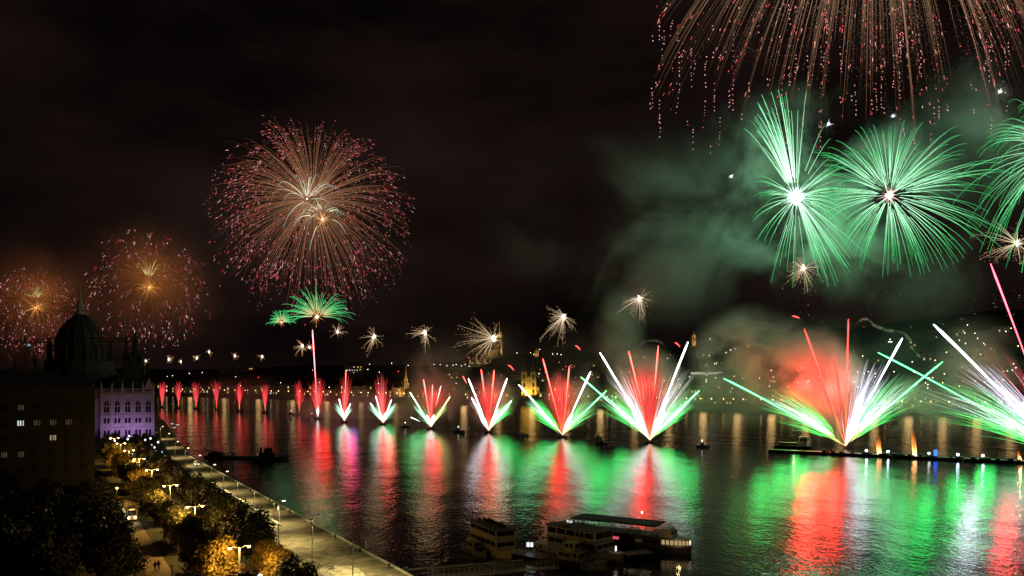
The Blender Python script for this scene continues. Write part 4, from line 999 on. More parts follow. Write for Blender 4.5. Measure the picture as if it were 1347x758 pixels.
# small white boats and the dark pontoon they lie at
for (px, py, a, lab) in ((671, 733, -20, "tiny white motorboat behind the end of the gangway"), ):
    o = boat("motorboat", px, py, a, lab)
    m = MB(); hullform(m, 5.4, 1.9, -.2, .7, WHITEP, .4, .06, .25); m.build("hull", o)
    m = MB(); m.prism([(-1.6, -.8), (.8, -.7), (.8, .7), (-1.6, .8)], .7, 1.6, WHITEP, [(-1.5, -.65), (.1, -.55), (.1, .55), (-1.5, .65)]); c = m.build("cabin", o)
    m = MB(); m.box((-1.2, -.84, .95), (.2, -.78, 1.35), GLASS); m.build("window", c)
o = empty("work_pontoon", G(838, 735, 0), R(25), "low pale-edged work pontoon in front of the black-roofed ship", "pontoon")
m = MB(); m.box((-3.2, -1.6, -.3), (3.2, 1.6, 1.2), BLACKP); m.box((-3.3, -1.7, 1.2), (3.3, 1.7, 1.45), WHITEP); m.build("deck", o)
o = empty("landing_stage", G(715, 738, 0), R(-40), "dark landing stage between the boats with a lit white sign", "pontoon")
m = MB(); m.box((-9, -2.4, -.4), (10, 2.4, .9), BLACKP); m.box((-9.1, -2.5, .9), (10.1, 2.5, 1.05), DARKMETAL); m.build("deck", o)
m = MB()
for x in (-6, 0, 6): m.bar((x, 2.2, 1), (x, 2.2, 3.4), .06, GREYMETAL, 5)
m.build("posts", o)
sgp = G(697, 731, 0)
o = empty("lit_sign", Vector((sgp.x, sgp.y, 1.05)), R(-8), "small lit white notice panel on the landing stage", "sign")
m = MB(); m.bar((-.6, 0, -.05), (-.6, 0, 2.0), .05, DARKMETAL, 5); m.bar((.6, 0, -.05), (.6, 0, 2.0), .05, DARKMETAL, 5); m.build("post", o)
m = MB(); m.box((-.75, -.08, .9), (-.05, -.02, 1.9), glow("sign_white", (.9, .95, 1), 1.1)); m.box((.1, -.08, .9), (.75, -.02, 1.9), glow("sign_white", (.9, .95, 1), 1.1)); m.build("panel", o)
# gangway bridge from the quay
g0, g1 = G(566, 759, 4.1), G(732, 746, 1.6); dg_ = g1 - g0
o = empty("gangway", g0, math.atan2(dg_.y, dg_.x), "pale lattice gangway sloping from the quay down to the landing stage", "gangway")
Lg = math.hypot(dg_.x, dg_.y); sl = dg_.z / Lg
def gp(x, y, z): return (x, y, z + sl * x)
m = MB(); m.poly([gp(0, -.7, -.05), gp(Lg, -.7, -.05), gp(Lg, .7, -.05), gp(0, .7, -.05), gp(0, -.7, .05), gp(Lg, -.7, .05), gp(Lg, .7, .05), gp(0, .7, .05)], [(3, 2, 1, 0), (4, 5, 6, 7), (0, 1, 5, 4), (1, 2, 6, 5), (2, 3, 7, 6), (3, 0, 4, 7)], GREYMETAL); m.build("walkway", o)
PALEM = mat("pale_metal", (.55, .52, .40), .5, .2, 1)
for s in (-.75, .75):
    m = MB(); m.bar(gp(0, s, 1.3), gp(Lg, s, 1.3), .07, PALEM, 5); m.bar(gp(0, s, -.15), gp(Lg, s, -.15), .09, PALEM, 5); m.bar(gp(0, s, .6), gp(Lg, s, .6), .04, PALEM, 4)
    nn = int(Lg / 1.1)
    for k in range(nn + 1):
        x = k * Lg / nn; m.bar(gp(x, s, -.15), gp(x, s, 1.3), .05, PALEM, 4)
        if k < nn: m.bar(gp(x, s, -.15), gp(x + Lg / nn, s, .6), .04, PALEM, 4)
    m.build("truss", o)
m = MB(); 
for s in (-.9, .9): m.bar(gp(1, s, -.2), gp(1, s, 2.4), .09, PALEM, 5)
m.bar(gp(1, -.9, 2.4), gp(1, .9, 2.4), .07, PALEM, 5); m.build("gate_frame", o)
b0, b1 = G(532, 750, 2.4), G(688, 737, .9); o = empty("mooring_boom", b0, 0, "thin pale mooring boom reaching from the quay behind the gangway", "boom")
m = MB(); m.bar((0, 0, 0), b1 - b0, .16, PALEM, 6); m.build("spar", o); m = MB(); m.bar((-.4, 0, -.1), (.5, 0, .5), .3, DARKMETAL, 6); m.build("bracket", o)
# dark tug with mast off the far end of the quay, and the pontoon chain behind it
o = boat("moored_tug", 355, 606, 20, "black silhouetted tug with mast lying off the far end of the quay")
m = MB(); hullform(m, 17, 5, -.5, 1.6, BLACKP, .3, .1, .9); m.build("hull", o)
cabin(o, -5, 2, -1.8, 1.8, 1.6, 3.9, BLACKP, 4, 2, name="deckhouse"); cabin(o, -2.5, 1, -1.4, 1.4, 3.92, 6.0, BLACKP, 2, 2, name="wheelhouse")
m = MB(); m.bar((-1, 0, 6), (-1, 0, 11), .12, BLACKP, 5); m.bar((-1, -1.3, 9), (-1, 1.3, 9), .07, BLACKP, 4); m.build("mast", o); m = MB(); m.bar((-4, 0, 3.9), (-4, 0, 6.4), .5, BLACKP, 8); m.build("funnel", o)
railing(o, -7.5, 5, -2.1, 2.1, 1.6, BLACKP, 1.0, 1.2)
p0, p1 = G(270, 602, 0), G(345, 603, 0); d_ = p1 - p0
o = empty("mooring_pontoon", p0, math.atan2(d_.y, d_.x), "low black pontoon line between the far quay end and the black tug", "pontoon")
m = MB(); m.box((0, -1.6, -.4), (d_.length, 1.6, 1.0), BLACKP); m.box((2, -1.2, 1.0), (9, 1.2, 2.6), BLACKP); m.bar((14, 0, 1), (14, 0, 2.6), .4, BLACKP, 6); m.build("deck", o)
m = MB(); m.bar((0, 0, 3.6), (10, 0, 2.2), .25, BLACKP, 5); m.build("ramp", o)
# tiny boats out on the river
for (px, py, a, lab, lc) in ((925, 588, 10, "tiny dark motorboat with a white light right of the tall middle fountain", 1), (788, 577, 60, "tiny dark motorboat between the two middle fountains", 0), (688, 573, 20, "tiny dark launch just left of the twin-comet fountain, on the open river", 0), (791, 584, 140, "tiny dark rowing launch near the middle of the river", 0), (534, 562, 0, "tiny dark launch with a white light between the smaller left fountains", 1), (604, 568, 0, "tiny launch with a lit white lamp between two fountain rafts", 1), (384, 545, 0, "tiny launch with a white light beside the last tall red fountain", 1), (411, 549, 30, "tiny launch left of the red rising comet", 1)):
    o = boat("motor_launch", px, py, a, lab)
    m = MB(); hullform(m, 8, 2.6, -.3, .9, BLACKP, .35, .06, .3); m.build("hull", o)
    m = MB(); m.prism([(-2, -1), (.6, -.9), (.6, .9), (-2, 1)], .9, 2.2, DARKMETAL, [(-1.8, -.8), (0, -.7), (0, .7), (-1.8, .8)]); m.build("cabin", o)
    if lc: m = MB(); m.bar((-.6, 0, 2.2), (-.6, 0, 3.3), .05, DARKMETAL, 4); m.lathe((-.6, 0, 3.2), [(.1, 0), (.32, .2), (.32, .5), (.1, .7)], glow("launch_lamp", (1, .97, .92), 5, True), 6); m.build("lamp", o)

# ------------------------------------------------------------------ the long pontoon barge with its pushboat, and the fountain rafts
p0, p1 = G(1012, 594, 0), G(1440, 614, 0); d_ = p1 - p0; ba_ = math.atan2(d_.y, d_.x); LB = d_.length
bg_ = empty("pontoon_barge", p0, ba_, "long low black pontoon barge carrying fountains flames and lamps at the right", "barge")
x = 0; seg_ = 30.0; k = 0
while x < LB:
    m = MB(); x1 = min(LB, x + seg_ - .5); m.prism([(x, -2.6), (x1, -2.6), (x1, 2.6), (x, 2.6)], -.5, 1.0, BLACKP); m.box((x + .2, -2.65, 1.0), (x1 - .2, 2.65, 1.18), DARKMETAL); m.build("hull_section", bg_); x += seg_
m = MB(); rr = random.Random(3)
for q in range(70):
    x = rr.uniform(26, LB); m = MB(); m.box((x, -1.6 + rr.uniform(-.4, .6), 1.18), (x + rr.uniform(.4, 2.4), 1.2, 1.18 + rr.uniform(.2, .9)), BLACKP if q % 4 else DARKMETAL); m.build("mortar_rack", bg_)
pu = empty("pushboat", P(1044, 590, 438), ba_, "dark pushboat with a pale lit wheelhouse at the left end of the pontoon barge", "boat"); pu.location.z = 0
m = MB(); hullform(m, 20, 5.6, -.5, 2.0, BLACKP, .1, .2, .3); m.build("hull", pu)
cabin(pu, -8, 2, -1.9, 1.9, 2.0, 3.8, mat("pushboat_green", (.16, .20, .13), .6, .3, 1), 5, 2, name="deckhouse")
wh = cabin(pu, 3.2, 7.2, -1.9, 1.9, 2.0, 7.0, mat("pushboat_cream", (.34, .36, .27), .6, .3, 1), 2, 2, .55, .85, name="wheelhouse")
m = MB(); m.box((2.9, -2.2, 7.02), (7.5, 2.2, 7.3), mat("pushboat_roof", (.4, .42, .34), .6, .2, 1)); m.build("roof", wh)
railing(pu, -8.5, 2.5, -2.3, 2.3, 2.0, GREYMETAL, 1.0, 1.0); m = MB(); m.bar((5, 0, 7.3), (5, 0, 9.6), .06, DARKMETAL, 4); m.build("mast", pu)
lamp("deck_light", pu.location + Vector((-1, -3.0, 6.2)), (1, .8, .45), 260, r=.15)
def on_barge(px):      # a spot of the barge deck below pixel column px
    best = min((abs(CX + F * (p0 + d_ * t).x / (p0 + d_ * t).y - px), t) for t in [i / 600 for i in range(601)])
    q = p0 + d_ * best[1]; return Vector((q.x, q.y, 1.2))
for k, (px, c, e) in enumerate(((1140, (.8, .92, 1), 26), (1168, (.75, .9, 1), 26), (1260, (.6, .8, 1), 30), (1293, (.7, .88, 1), 26), (1341, (.4, .7, 1), 22), (1222, (.9, .95, 1), 8))):
    o = empty("work_lamp", on_barge(px), 0, "small blue-white work lamp on the pontoon barge, %s from its pushboat" % ("third sixth".split()[0] if px == 1222 else ["first", "second", "fourth", "fifth", "last"][k]), "lamp", "work lamps on the barge")
    m = MB(); m.bar((0, 0, -.02), (0, 0, 1.1), .07, DARKMETAL, 5); m.build("post", o); m = MB(); m.lathe((0, 0, 1.1), [(.1, 0), (.5, .25), (.5, .6), (.1, .85)], glow("work_lamp_%d" % k, c, e, True), 8); m.build("lens", o)
o = empty("blue_beacon", on_barge(1231), 0, "deep blue lit beacon box on the pontoon barge", "lamp")
m = MB(); m.box((-.6, -.6, 0), (.6, .6, .5), DARKMETAL); m.build("base", o); m = MB(); m.box((-.55, -.55, .5), (.55, .55, 3.2), glow("beacon_blue", (.03, .12, 1), 3, True)); m.build("lens", o)

# ------------------------------------------------------------------ fireworks
fr = random.Random(21)
def mix(a, c, t): return tuple(a[i] + (c[i] - a[i]) * t for i in range(3))
def mul(a, s): return tuple(x * s for x in a)
RED, GREEN, WHITE, GOLD, ORANGE = (1.0, .035, .03), (.07, .80, .13), (.9, .9, 1.0), (1.0, .55, .22), (1.0, .35, .1)
def px2m(Y): return Y / F
def raft(loc, label, group="fountain rafts"):
    o = empty("firework_raft", loc, ba_, label, "raft", group)
    m = MB(); m.box((-2.6, -1.4, -.3), (2.6, 1.4, .55), BLACKP); m.box((-2.7, -1.5, .55), (2.7, 1.5, .7), DARKMETAL); m.build("deck", o)
    m = MB()
    for q in range(5): m.bar((-1.6 + q * .8, 0, .7), (-1.7 + q * .85, 0, 1.5), .2, DARKMETAL, 6)
    m.build("mortar_tube", o)
def path(b, e, n_, droop):
    pts = []
    for i in range(n_ + 1):
        t = i / n_; p = b.lerp(e, t); p = p + Vector((0, 0, droop * 4 * t * (1 - t))); pts.append(p)
    return pts
def fountain(bx, by, Y, label, comps, lights, group=None, rscale=1.0):
    base = P(bx, by, Y); base.z = 1.4; s = px2m(Y)
    root = empty("firework_fountain", base, 0, label, "firework", group)
    for comp in comps:
        kind = comp[0]; T = Trails()
        if kind == 'comet':
            _, ex, ey, col, wd, t0 = comp
            e = P(ex, ey, Y + fr.uniform(-4, 4)); pts = path(base, e, 14, (e - base).length * .012)
            n0 = int(14 * t0); pts = pts[n0:]
            nn = len(pts); r = [s * wd * .31 * (.35 + .65 * (i / (nn - 1))) * rscale for i in range(nn)]
            base_c = mix(col, (1, .35, .12), .55)
            cs = [mul(mix(base_c, col, min(1, i / (nn - 1) * 2.2)), 2.2 + 5.5 * min(1, i / (nn - 1) * 1.4)) for i in range(nn)]
            r[-1] *= .4
            T.add(pts, r, cs, 5)
            # sparks shed along the trail
            T.build("comet", root, FLAME_LIT)
        elif kind == 'fan':
            _, ang, spr, Lp, n_, col, hot, t0, br = comp
            for q in range(n_):
                a = R(ang + fr.gauss(0, spr * .5)); L_ = Lp * s * fr.uniform(.62, 1.08) * (1 - .004 * abs(math.degrees(a) - ang) ** 1.3)
                dep = fr.gauss(0, .14)
                e = base + Vector((math.sin(a) * L_, dep * L_, math.cos(a) * L_))
                pts = path(base, e, 9, L_ * fr.uniform(.01, .085)); i0 = int(9 * t0 * fr.uniform(.5, 1.3)); pts = pts[i0:]; nn = len(pts)
                central = max(0, 1 - abs(math.degrees(a) - ang) / (spr * .55))
                cs = []; r = []
                for i in range(nn):
                    t = (i + i0) / 9
                    c = mix(col, WHITE, hot * central * (1 - abs(t - .55) * 1.1)) if t > .25 else mix((1, .3, .1), col, t * 3)
                    cs.append(mul(c, br * 1.35 * (1.25 - .75 * t) * fr.uniform(.8, 1.2))); r.append(s * .165 * rscale * (.55 + .5 * math.sin(math.pi * min(1, t * .9 + .1))))
                r[-1] *= .2
                T.add(pts, r, cs, 3)
            T.build("spray", root, FLAME_LIT if Y < 700 else FLAME)
        elif kind == 'hot':
            _, ang, Lp, wd = comp
            a = R(ang); e = base + Vector((math.sin(a) * Lp * s, 0, math.cos(a) * Lp * s)); pts = path(base, e, 6, 0)
            T.add(pts, [s * wd * .5 * q for q in (.15, .45, .8, 1, .85, .5, .1)], [mul(mix((1, .5, .3), (1, .95, .95), min(1, i / 2)), 2.0) for i in range(7)], 7)
            T.build("flash", root, FLAME_LIT)
        elif kind == 'spark':
            _, ang, spr, Lp, n_, col = comp
            for q in range(n_):
                a = R(ang + fr.gauss(0, spr)); L_ = Lp * s * fr.uniform(.5, 1.15)
                T.dot(base + Vector((math.sin(a) * L_, fr.gauss(0, .1) * L_, math.cos(a) * L_)), s * .4, mul(col, 2.2), 1.6)
            T.build("spark", root)
    for (dx, dy, col, pw) in lights:
        if col == LG:          # the green sprays burn along their whole length
            for q in (.62, .95, 1.3): lamp("firework_light", base + Vector((dx * q * s, 16.0, dy * q * s)), col, pw * .10, r=13 * s)
        else: lamp("firework_light", base + Vector((dx * s, 20.0, dy * s)), col, pw * (.55 if col == LR else .12), r=(10 if pw > 10000 else 4) * s)
    return root
Gc, Wc, Rc = GREEN, WHITE, (1.0, .09, .07)
LR, LG, LW = (1, .028, .022), (.05, 1, .17), (.8, .88, 1)
PWF = 1.0
fountain(1112, 590, 445, "large fountain of red white and green comets rising from the pontoon barge", [
    ('comet', 1058, 433, RED, 3.0, .02), ('comet', 1116, 420, RED, 3.0, .02), ('comet', 1187, 445, WHITE, 5.0, .45), ('comet', 952, 498, (.08, 1, .2), 3.4, .05), ('comet', 1240, 476, (.08, 1, .2), 3.4, .1),
    ('fan', -7, 22, 112, 60, (1, .045, .035), .06, .35, .7), ('fan', 23, 17, 118, 80, (.8, .82, 1), .9, .15, 1.8), ('hot', 21, 46, 13), ('fan', -58, 12, 118, 90, Gc, .9, .42, 2.6), ('fan', 46, 16, 122, 95, Gc, .9, .38, 2.4), ('spark', -5, 9, 125, 24, (1, .25, .2))],
    [(-32, 82, LR, 110000), (2, 72, LR, 110000), (-75, 50, LG, 50000), (72, 70, LG, 60000), (40, 85, LW, 50000)])
fountain(855, 582, 486, "tall middle fountain of white and red comets between green sprays", [
    ('comet', 789, 464, (1, .93, .95), 3.6, .03), ('comet', 905, 450, (1, .93, .98), 4.2, .03), ('comet', 827, 462, (1, .085, .06), 3.0, .02), ('comet', 866, 455, (1, .085, .06), 3.0, .02), ('comet', 764, 496, (.12, 1, .25), 2.8, .05), ('comet', 920, 514, (.12, 1, .25), 3.4, .05),
    ('fan', -2, 21, 100, 170, (1, .045, .035), .06, .2, .8), ('fan', -29, 10, 104, 46, (.8, .78, .8), .8, .2, 1.4), ('fan', 27, 13, 104, 56, (.8, .78, .8), .8, .2, 1.4), ('hot', -32, 44, 9), ('hot', 24, 50, 10), ('fan', -48, 11, 85, 90, Gc, .9, .42, 2.2), ('fan', 46, 11, 72, 120, Gc, .95, .4, 2.8), ('spark', 0, 11, 104, 40, (1, .3, .25))],
    [(0, 65, LR, 90000), (-52, 46, LG, 22000), (45, 42, LG, 30000), (-2, 30, LW, 6000)])
fountain(740, 575, 528, "fountain of red spray and crossing green comets right of the golden church", [
    ('comet', 714, 472, (1, .085, .06), 3.0, .02), ('comet', 749, 482, (1, .085, .06), 3.0, .02), ('comet', 777, 489, (1, .93, .95), 3.8, .03), ('comet', 682, 506, (.7, 1, .8), 2.8, .04), ('comet', 798, 514, (.12, 1, .25), 2.8, .05),
    ('fan', -3, 20, 80, 150, (1, .045, .035), .06, .2, .8), ('hot', 24, 34, 7), ('fan', -46, 11, 62, 90, Gc, .9, .42, 2.4), ('fan', 43, 14, 58, 80, (.2, .8, .2), .5, .3, 1.7), ('spark', 0, 12, 84, 30, (1, .3, .25))],
    [(-2, 52, LR, 60000), (-36, 34, LG, 16000), (38, 38, LG, 14000)])
fountain(643, 569, 571, "fountain of paired white and red comets with one green spray", [
    ('comet', 616, 498, (1, .93, .93), 3.0, .05), ('comet', 609, 495, (1, .12, .12), 2.2, .92), ('comet', 667, 498, (1, .93, .95), 3.2, .04), ('comet', 633, 486, (1, .085, .06), 2.8, .02), ('comet', 650, 487, (1, .085, .06), 2.8, .02), ('comet', 620, 523, (1, .85, .85), 2.2, .1), ('comet', 673, 527, (.5, 1, .55), 2.6, .05),
    ('fan', -2, 15, 64, 110, (1, .045, .035), .06, .2, .8), ('hot', -28, 30, 6.5), ('hot', 24, 30, 6.5), ('fan', 38, 11, 44, 90, Gc, .9, .42, 2.6), ('fan', -27, 7, 48, 40, (.85, .75, .78), .8, .2, 1.5), ('spark', 0, 10, 66, 18, (1, .3, .25))],
    [(0, 42, LR, 42000), (28, 30, LG, 12000)])
fountain(567, 564, 613, "small fountain with three red comets and yellow-green side sprays", [
    ('comet', 557, 499, (1, .12, .1), 2.4, .02), ('comet', 569, 506, (1, .12, .1), 2.4, .02), ('comet', 580, 508, (1, .35, .35), 1.8, .5), ('comet', 539, 516, (.6, 1, .55), 2.0, .1), ('comet', 592, 522, (.75, .8, .25), 2.0, .1), ('comet', 540, 549, (.5, .8, .7), 1.5, .55),
    ('fan', -1, 10, 58, 50, (1, .08, .06), .1, .2, 1.0), ('hot', -20, 17, 6), ('hot', 14, 17, 6), ('fan', -36, 10, 36, 60, (.25, .9, .35), .8, .3, 1.8), ('fan', 36, 9, 34, 50, (.45, .75, .12), .4, .3, 1.6)],
    [(0, 36, LR, 26000), (-24, 24, LG, 8000)])
fountain(504, 559, 666, "small fountain of bunched red plumes between two green tufts, left of the slim spire", [
    ('comet', 494, 521, (1, .9, .9), 2.0, .1), ('comet', 515, 526, (1, .9, .9), 2.0, .1), ('comet', 487, 530, (.6, 1, .7), 1.6, .5),
    ('fan', -3, 17, 62, 60, (1, .06, .05), .15, .15, 1.3), ('hot', -18, 17, 5.5), ('hot', 18, 17, 5.5), ('fan', -36, 12, 29, 60, (.25, .85, .4), .8, .35, 1.9), ('fan', 34, 12, 29, 60, (.25, .85, .4), .8, .35, 1.9)],
    [(0, 36, LR, 22000), (0, 16, LG, 7000)])
fountain(453, 556, 693, "small fountain with a narrow red plume, white v of comets and short green tufts", [
    ('comet', 446, 525, (1, .93, .93), 1.8, .1), ('comet', 461, 531, (1, .93, .93), 1.8, .1), ('comet', 455, 487, (1, .1, .08), 1.6, .2),
    ('fan', 1, 9, 58, 44, (1, .06, .05), .15, .2, 1.4), ('hot', -14, 20, 4.5), ('hot', 16, 20, 4.5), ('fan', -26, 10, 25, 40, (.25, .85, .4), .8, .35, 1.8), ('fan', 30, 9, 20, 30, (.25, .85, .4), .8, .35, 1.6)],
    [(0, 36, LR, 20000), (2, 24, (.4, .3, 1), 22000)])  # violet light is added to colour the low smoke; no star burns violet
fountain(418, 551, 755, "red flare plume with a single tall red comet climbing to a green half burst", [
    ('comet', 411, 434, (1, .14, .16), 2.6, .02), ('fan', 0, 16, 52, 80, (1, .05, .05), .1, .42, 1.5), ('fan', 0, 2.5, 30, 14, (1, .07, .06), .2, .1, 1.6), ('hot', 0, 16, 4)],
    [(0, 40, LR, 26000)])
far = [(394, 545, 846, 43, 9), (349, 543, 880, 37, 7), (315, 541, 919, 37, 7), (285, 539, 961, 37, 8), (258, 538, 985, 34, 7), (235, 537, 1006, 33, 7), (213, 536, 1031, 32, 7)]
for k, (bx, by, Y, hp, sp) in enumerate(far):
    fountain(bx, by, Y, "small plain red plume in the far row, %s left of the tall red comet" % ORD[k], [('fan', -1, 9 if k else 13, hp, 40, (1, .05, .06), .05, .5, 1.25), ('fan', 0, 3, hp * .75, 10, (1, .05, .06), .1, .15, 1.2)], [(0, hp * .75, LR, 1500)], "plain red plumes in the far row")
for k, (bx, by, Y) in enumerate(((855, 582, 486), (740, 575, 528), (643, 569, 571), (567, 564, 613), (504, 559, 666), (453, 556, 693), (418, 551, 755)) + tuple(f[:3] for f in far)):
    q = P(bx, by, Y); q.z = 0
    raft(q, "small dark firework raft under the %s fountain from the pontoon barge" % ORD[k])
fountain(1395, 603, 395, "huge white and green fountain slanting in from the right edge of the scene", [
    ('comet', 1228, 427, (.9, .92, 1), 6, .1), ('comet', 1303, 347, (1, .08, .12), 4.0, .3), ('comet', 1155, 464, (.08, 1, .2), 3.4, .1),
    ('fan', -46, 10, 165, 80, (.75, .8, 1), .9, .2, 1.8), ('fan', -63, 11, 175, 90, Gc, .9, .3, 2.2), ('fan', -31, 10, 150, 26, (1, .05, .1), .1, .4, 1.6)],
    [(-90, 90, LW, 80000), (-120, 60, LG, 60000), (-40, 110, LR, 40000)])
# orange flame jets of the barge
for k, (px, py, hh, wd) in enumerate(((1157, 560, 28, 5), (1203, 548, 40, 6), (1341, 590, 15, 6))):
    o = empty("flame_jet", on_barge(px), 0, "orange flame jet shooting up from the pontoon barge, %s from the pushboat" % ORD[k], "flame", "flame jets on the barge")
    s = o.location.y / F; T = Trails()
    for q in range(26):
        a = fr.gauss(0, .045); L_ = hh * s * fr.uniform(.35, 1.0); b_ = o.location + Vector((fr.gauss(0, .35), fr.gauss(0, .35), 0))
        pts = path(b_, b_ + Vector((math.sin(a) * L_ - .08 * L_, fr.gauss(0, .04) * L_, L_)), 5, 0)
        T.add(pts, [.3, .34, .28, .2, .12, .03], [mul(c, 1.5) for c in ((3, 2.2, 1.2), (2.4, 1.1, .35), (1.2, .45, .1), (.6, .18, .03), (.3, .08, .015), (.1, .02, .0))], 4)
    T.build("flame", o); lamp("flame_light", o.location + Vector((0, 0, 2.5)), (1, .5, .15), 5000, r=.6)

# ---------------- aerial bursts
def sphere_dir():
    z = fr.uniform(-1, 1); a = fr.uniform(0, 2 * math.pi); r = math.sqrt(1 - z * z); return Vector((r * math.cos(a), r * math.sin(a), z))
def burst(cx, cy, Y, label, light=None, lights=()):
    c = P(cx, cy, Y); root = empty("firework_burst", c, 0, label, "firework")
    if light: lamp("burst_light", c + Vector((0, 14, 0)), light[0], light[1], r=30 if light[1] > 60000 else 8)
    return root, c, px2m(Y)
def trails(T, c, s, n_, Rp, droop, wd, cfun, start=.1, jit=(.75, 1.02), dirf=sphere_dir, nseg=9, squash=1.0):
    ends = []
    for q in range(n_):
        d = dirf(); L_ = Rp * s * fr.uniform(*jit)
        if squash != 1.0: d = Vector((d.x, d.y, d.z * squash))
        pts = []
        for i in range(nseg + 1):
            t = start + (1 - start) * i / nseg; k_ = (1 - math.exp(-1.7 * t)) / (1 - math.exp(-1.7))
            pts.append(c + d * L_ * k_ - Vector((0, 0, droop * s * t * t)))
        r = [s * wd * .5 * (1 - .55 * i / nseg) for i in range(nseg + 1)]
        cs = [cfun(i / nseg) for i in range(nseg + 1)]
        br_ = fr.uniform(.45, 1.3); T.add(pts, r, [mul(c_, br_) for c_ in cs], 3); ends.append((pts, d))
    return ends
def tipsparks(T, ends, s, per, fall, col, size, back=.45, pr=1.0, ln=2.2, spread=1.5):
    for pts, d in ends:
        if fr.random() > pr: continue
        for k in range(per):
            i = fr.uniform(back, 1.0) * (len(pts) - 1); a = int(i); p = pts[a].lerp(pts[min(a + 1, len(pts) - 1)], i - a) if a < len(pts) - 1 else pts[-1]
            dd = (pts[-1] - pts[-2]).normalized(); p = p + Vector((fr.gauss(0, spread), fr.gauss(0, spread), fr.gauss(0, spread) - fall * abs(fr.gauss(0, .6)))) * s
            b_ = fr.choice((.5, .8, 1.1, 1.6)); cc = mul(mix(col, (1, .75, .7), fr.random() ** 3), b_)
            if fr.random() < .55: T.dot(p, s * size * fr.uniform(.6, 1.1), cc, 1.2)
            else: l_ = s * ln * fr.uniform(.6, 1.8); T.add([p, p + dd * l_], s * size * .55, [cc, mul(cc, .7)], 3)
PINK = (1.0, .14, .16)
# great gold and red peony
root, c, s = burst(420, 278, 760, "great round gold and pink burst with pale green heart, left half of sky", (ORANGE, 14000))
c2 = P(412, 262, 760)
T = Trails(); ends = trails(T, c2, s, 520, 134, 26, .40, lambda t: mul(mix((.95, .46, .22), (.80, .24, .12), t), .40 - .20 * t), .04, (.72, 1.06), nseg=10); T.build("trail", root)
T = Trails(); tipsparks(T, ends, s, 6, 12, (1, .09, .11), .38, .5); T.build("spark", root)
T = Trails(); trails(T, P(424, 289, 760), s, 46, 20, 2, .6, lambda t: mul((1, .5, .2), 1.6 * (1 - t)), 0, (.4, 1)); T.dot(P(424, 289, 760), s * 2.2, (3, 2.2, 1.5)); T.dot(P(404, 262, 760), s * 1.5, (3, 2.6, 1.8)); T.build("core", root)
def upfan():
    a = fr.gauss(0, 1.0); return Vector((math.sin(a), fr.gauss(0, .35), math.cos(a) + .15)).normalized()
sp2 = px2m(640); T = Trails(); trails(T, P(404, 263, 640), sp2, 20, 56, 24, .8, lambda t: mul(mix((1, .9, .6), (.45, .75, .6), t), 1.1 * (1 - .5 * t)), .08, (.5, 1.05), upfan); trails(T, P(424, 286, 640), sp2, 22, 40, 18, .8, lambda t: mul(mix((1, .85, .5), (.4, .85, .6), t), 1.1 * (1 - .4 * t)), .25, (.7, 1.05), upfan); T.build("pistil", root)
# orange bursts beyond the palace dome
for (cx, cy, Y, Rp, lab, corey) in ((195, 362, 1000, 82, "orange burst with pink edge right of the palace dome spire", 378), (45, 392, 1080, 62, "smaller orange burst with pink edge at the left edge above the crane", 405)):
    root, c, s = burst(cx, cy, Y, lab, ((1, .26, .06), 85000))
    T = Trails(); ends = trails(T, c, s, 230, Rp, 22, .6, lambda t: mul(mix((1, .33, .08), (.55, .09, .03), t), .17 - .11 * t), .06, (.7, 1.05)); T.build("trail", root)
    T = Trails(); tipsparks(T, ends, s, 4, 8, (.42, .02, .03), .5, .66, .85, 2.4); T.build("spark", root)
    T = Trails(); k_ = P(cx + 2, corey, Y); trails(T, k_, s, 60, 26, 3, .55, lambda t: mul((1, .4, .08), 1.5 * (1 - t) ** 1.5), 0, (.4, 1)); T.dot(k_, s * 2.0, (3, 1.8, .8)); T.build("core", root)
    T = Trails(); trails(T, P(cx + 1, corey - 10, Y), s, 22, 38 * Rp / 82, 12, .7, lambda t: mul(mix((1, .8, .3), (.55, .45, .12), t), 1.0 * (1 - .6 * t)), .15, (.5, 1.1), lambda: Vector((fr.gauss(0, .42), fr.gauss(0, .3), 1)).normalized()); T.build("pistil", root)
# green half palms under the great burst
def palm(cx, cy, Y, Rp, n_, lab, pw):
    root, c, s = burst(cx, cy, Y, lab, ((.3, 1, .4), pw))
    def up():
        a = fr.uniform(-1.62, 1.62); return Vector((math.sin(a), fr.gauss(0, .4), math.cos(a) * .92 + .04)).normalized()
    T = Trails(); trails(T, c, s, n_, Rp, 9 * Rp / 50, .75, lambda t: mul(mix((.7, .55, .25), (.08, .75, .22), min(1, t * 3)), 1.15 * (1 - .35 * t)), .12, (.55, 1.05), up); T.build("trail", root)
    T = Trails(); trails(T, c, s, 26, Rp * .28, 2, .6, lambda t: mul((1, .45, .15), 1.6 * (1 - t)), 0, (.4, 1)); T.dot(c, s * Rp * .045 + s * .4, (3, 2.6, 2)); T.build("core", root)
palm(417, 417, 770, 52, 110, "green half-round palm burst above the tall red comet", 7000)
palm(370, 424, 800, 22, 60, "small green half-round palm burst left of the larger green one", 2000)
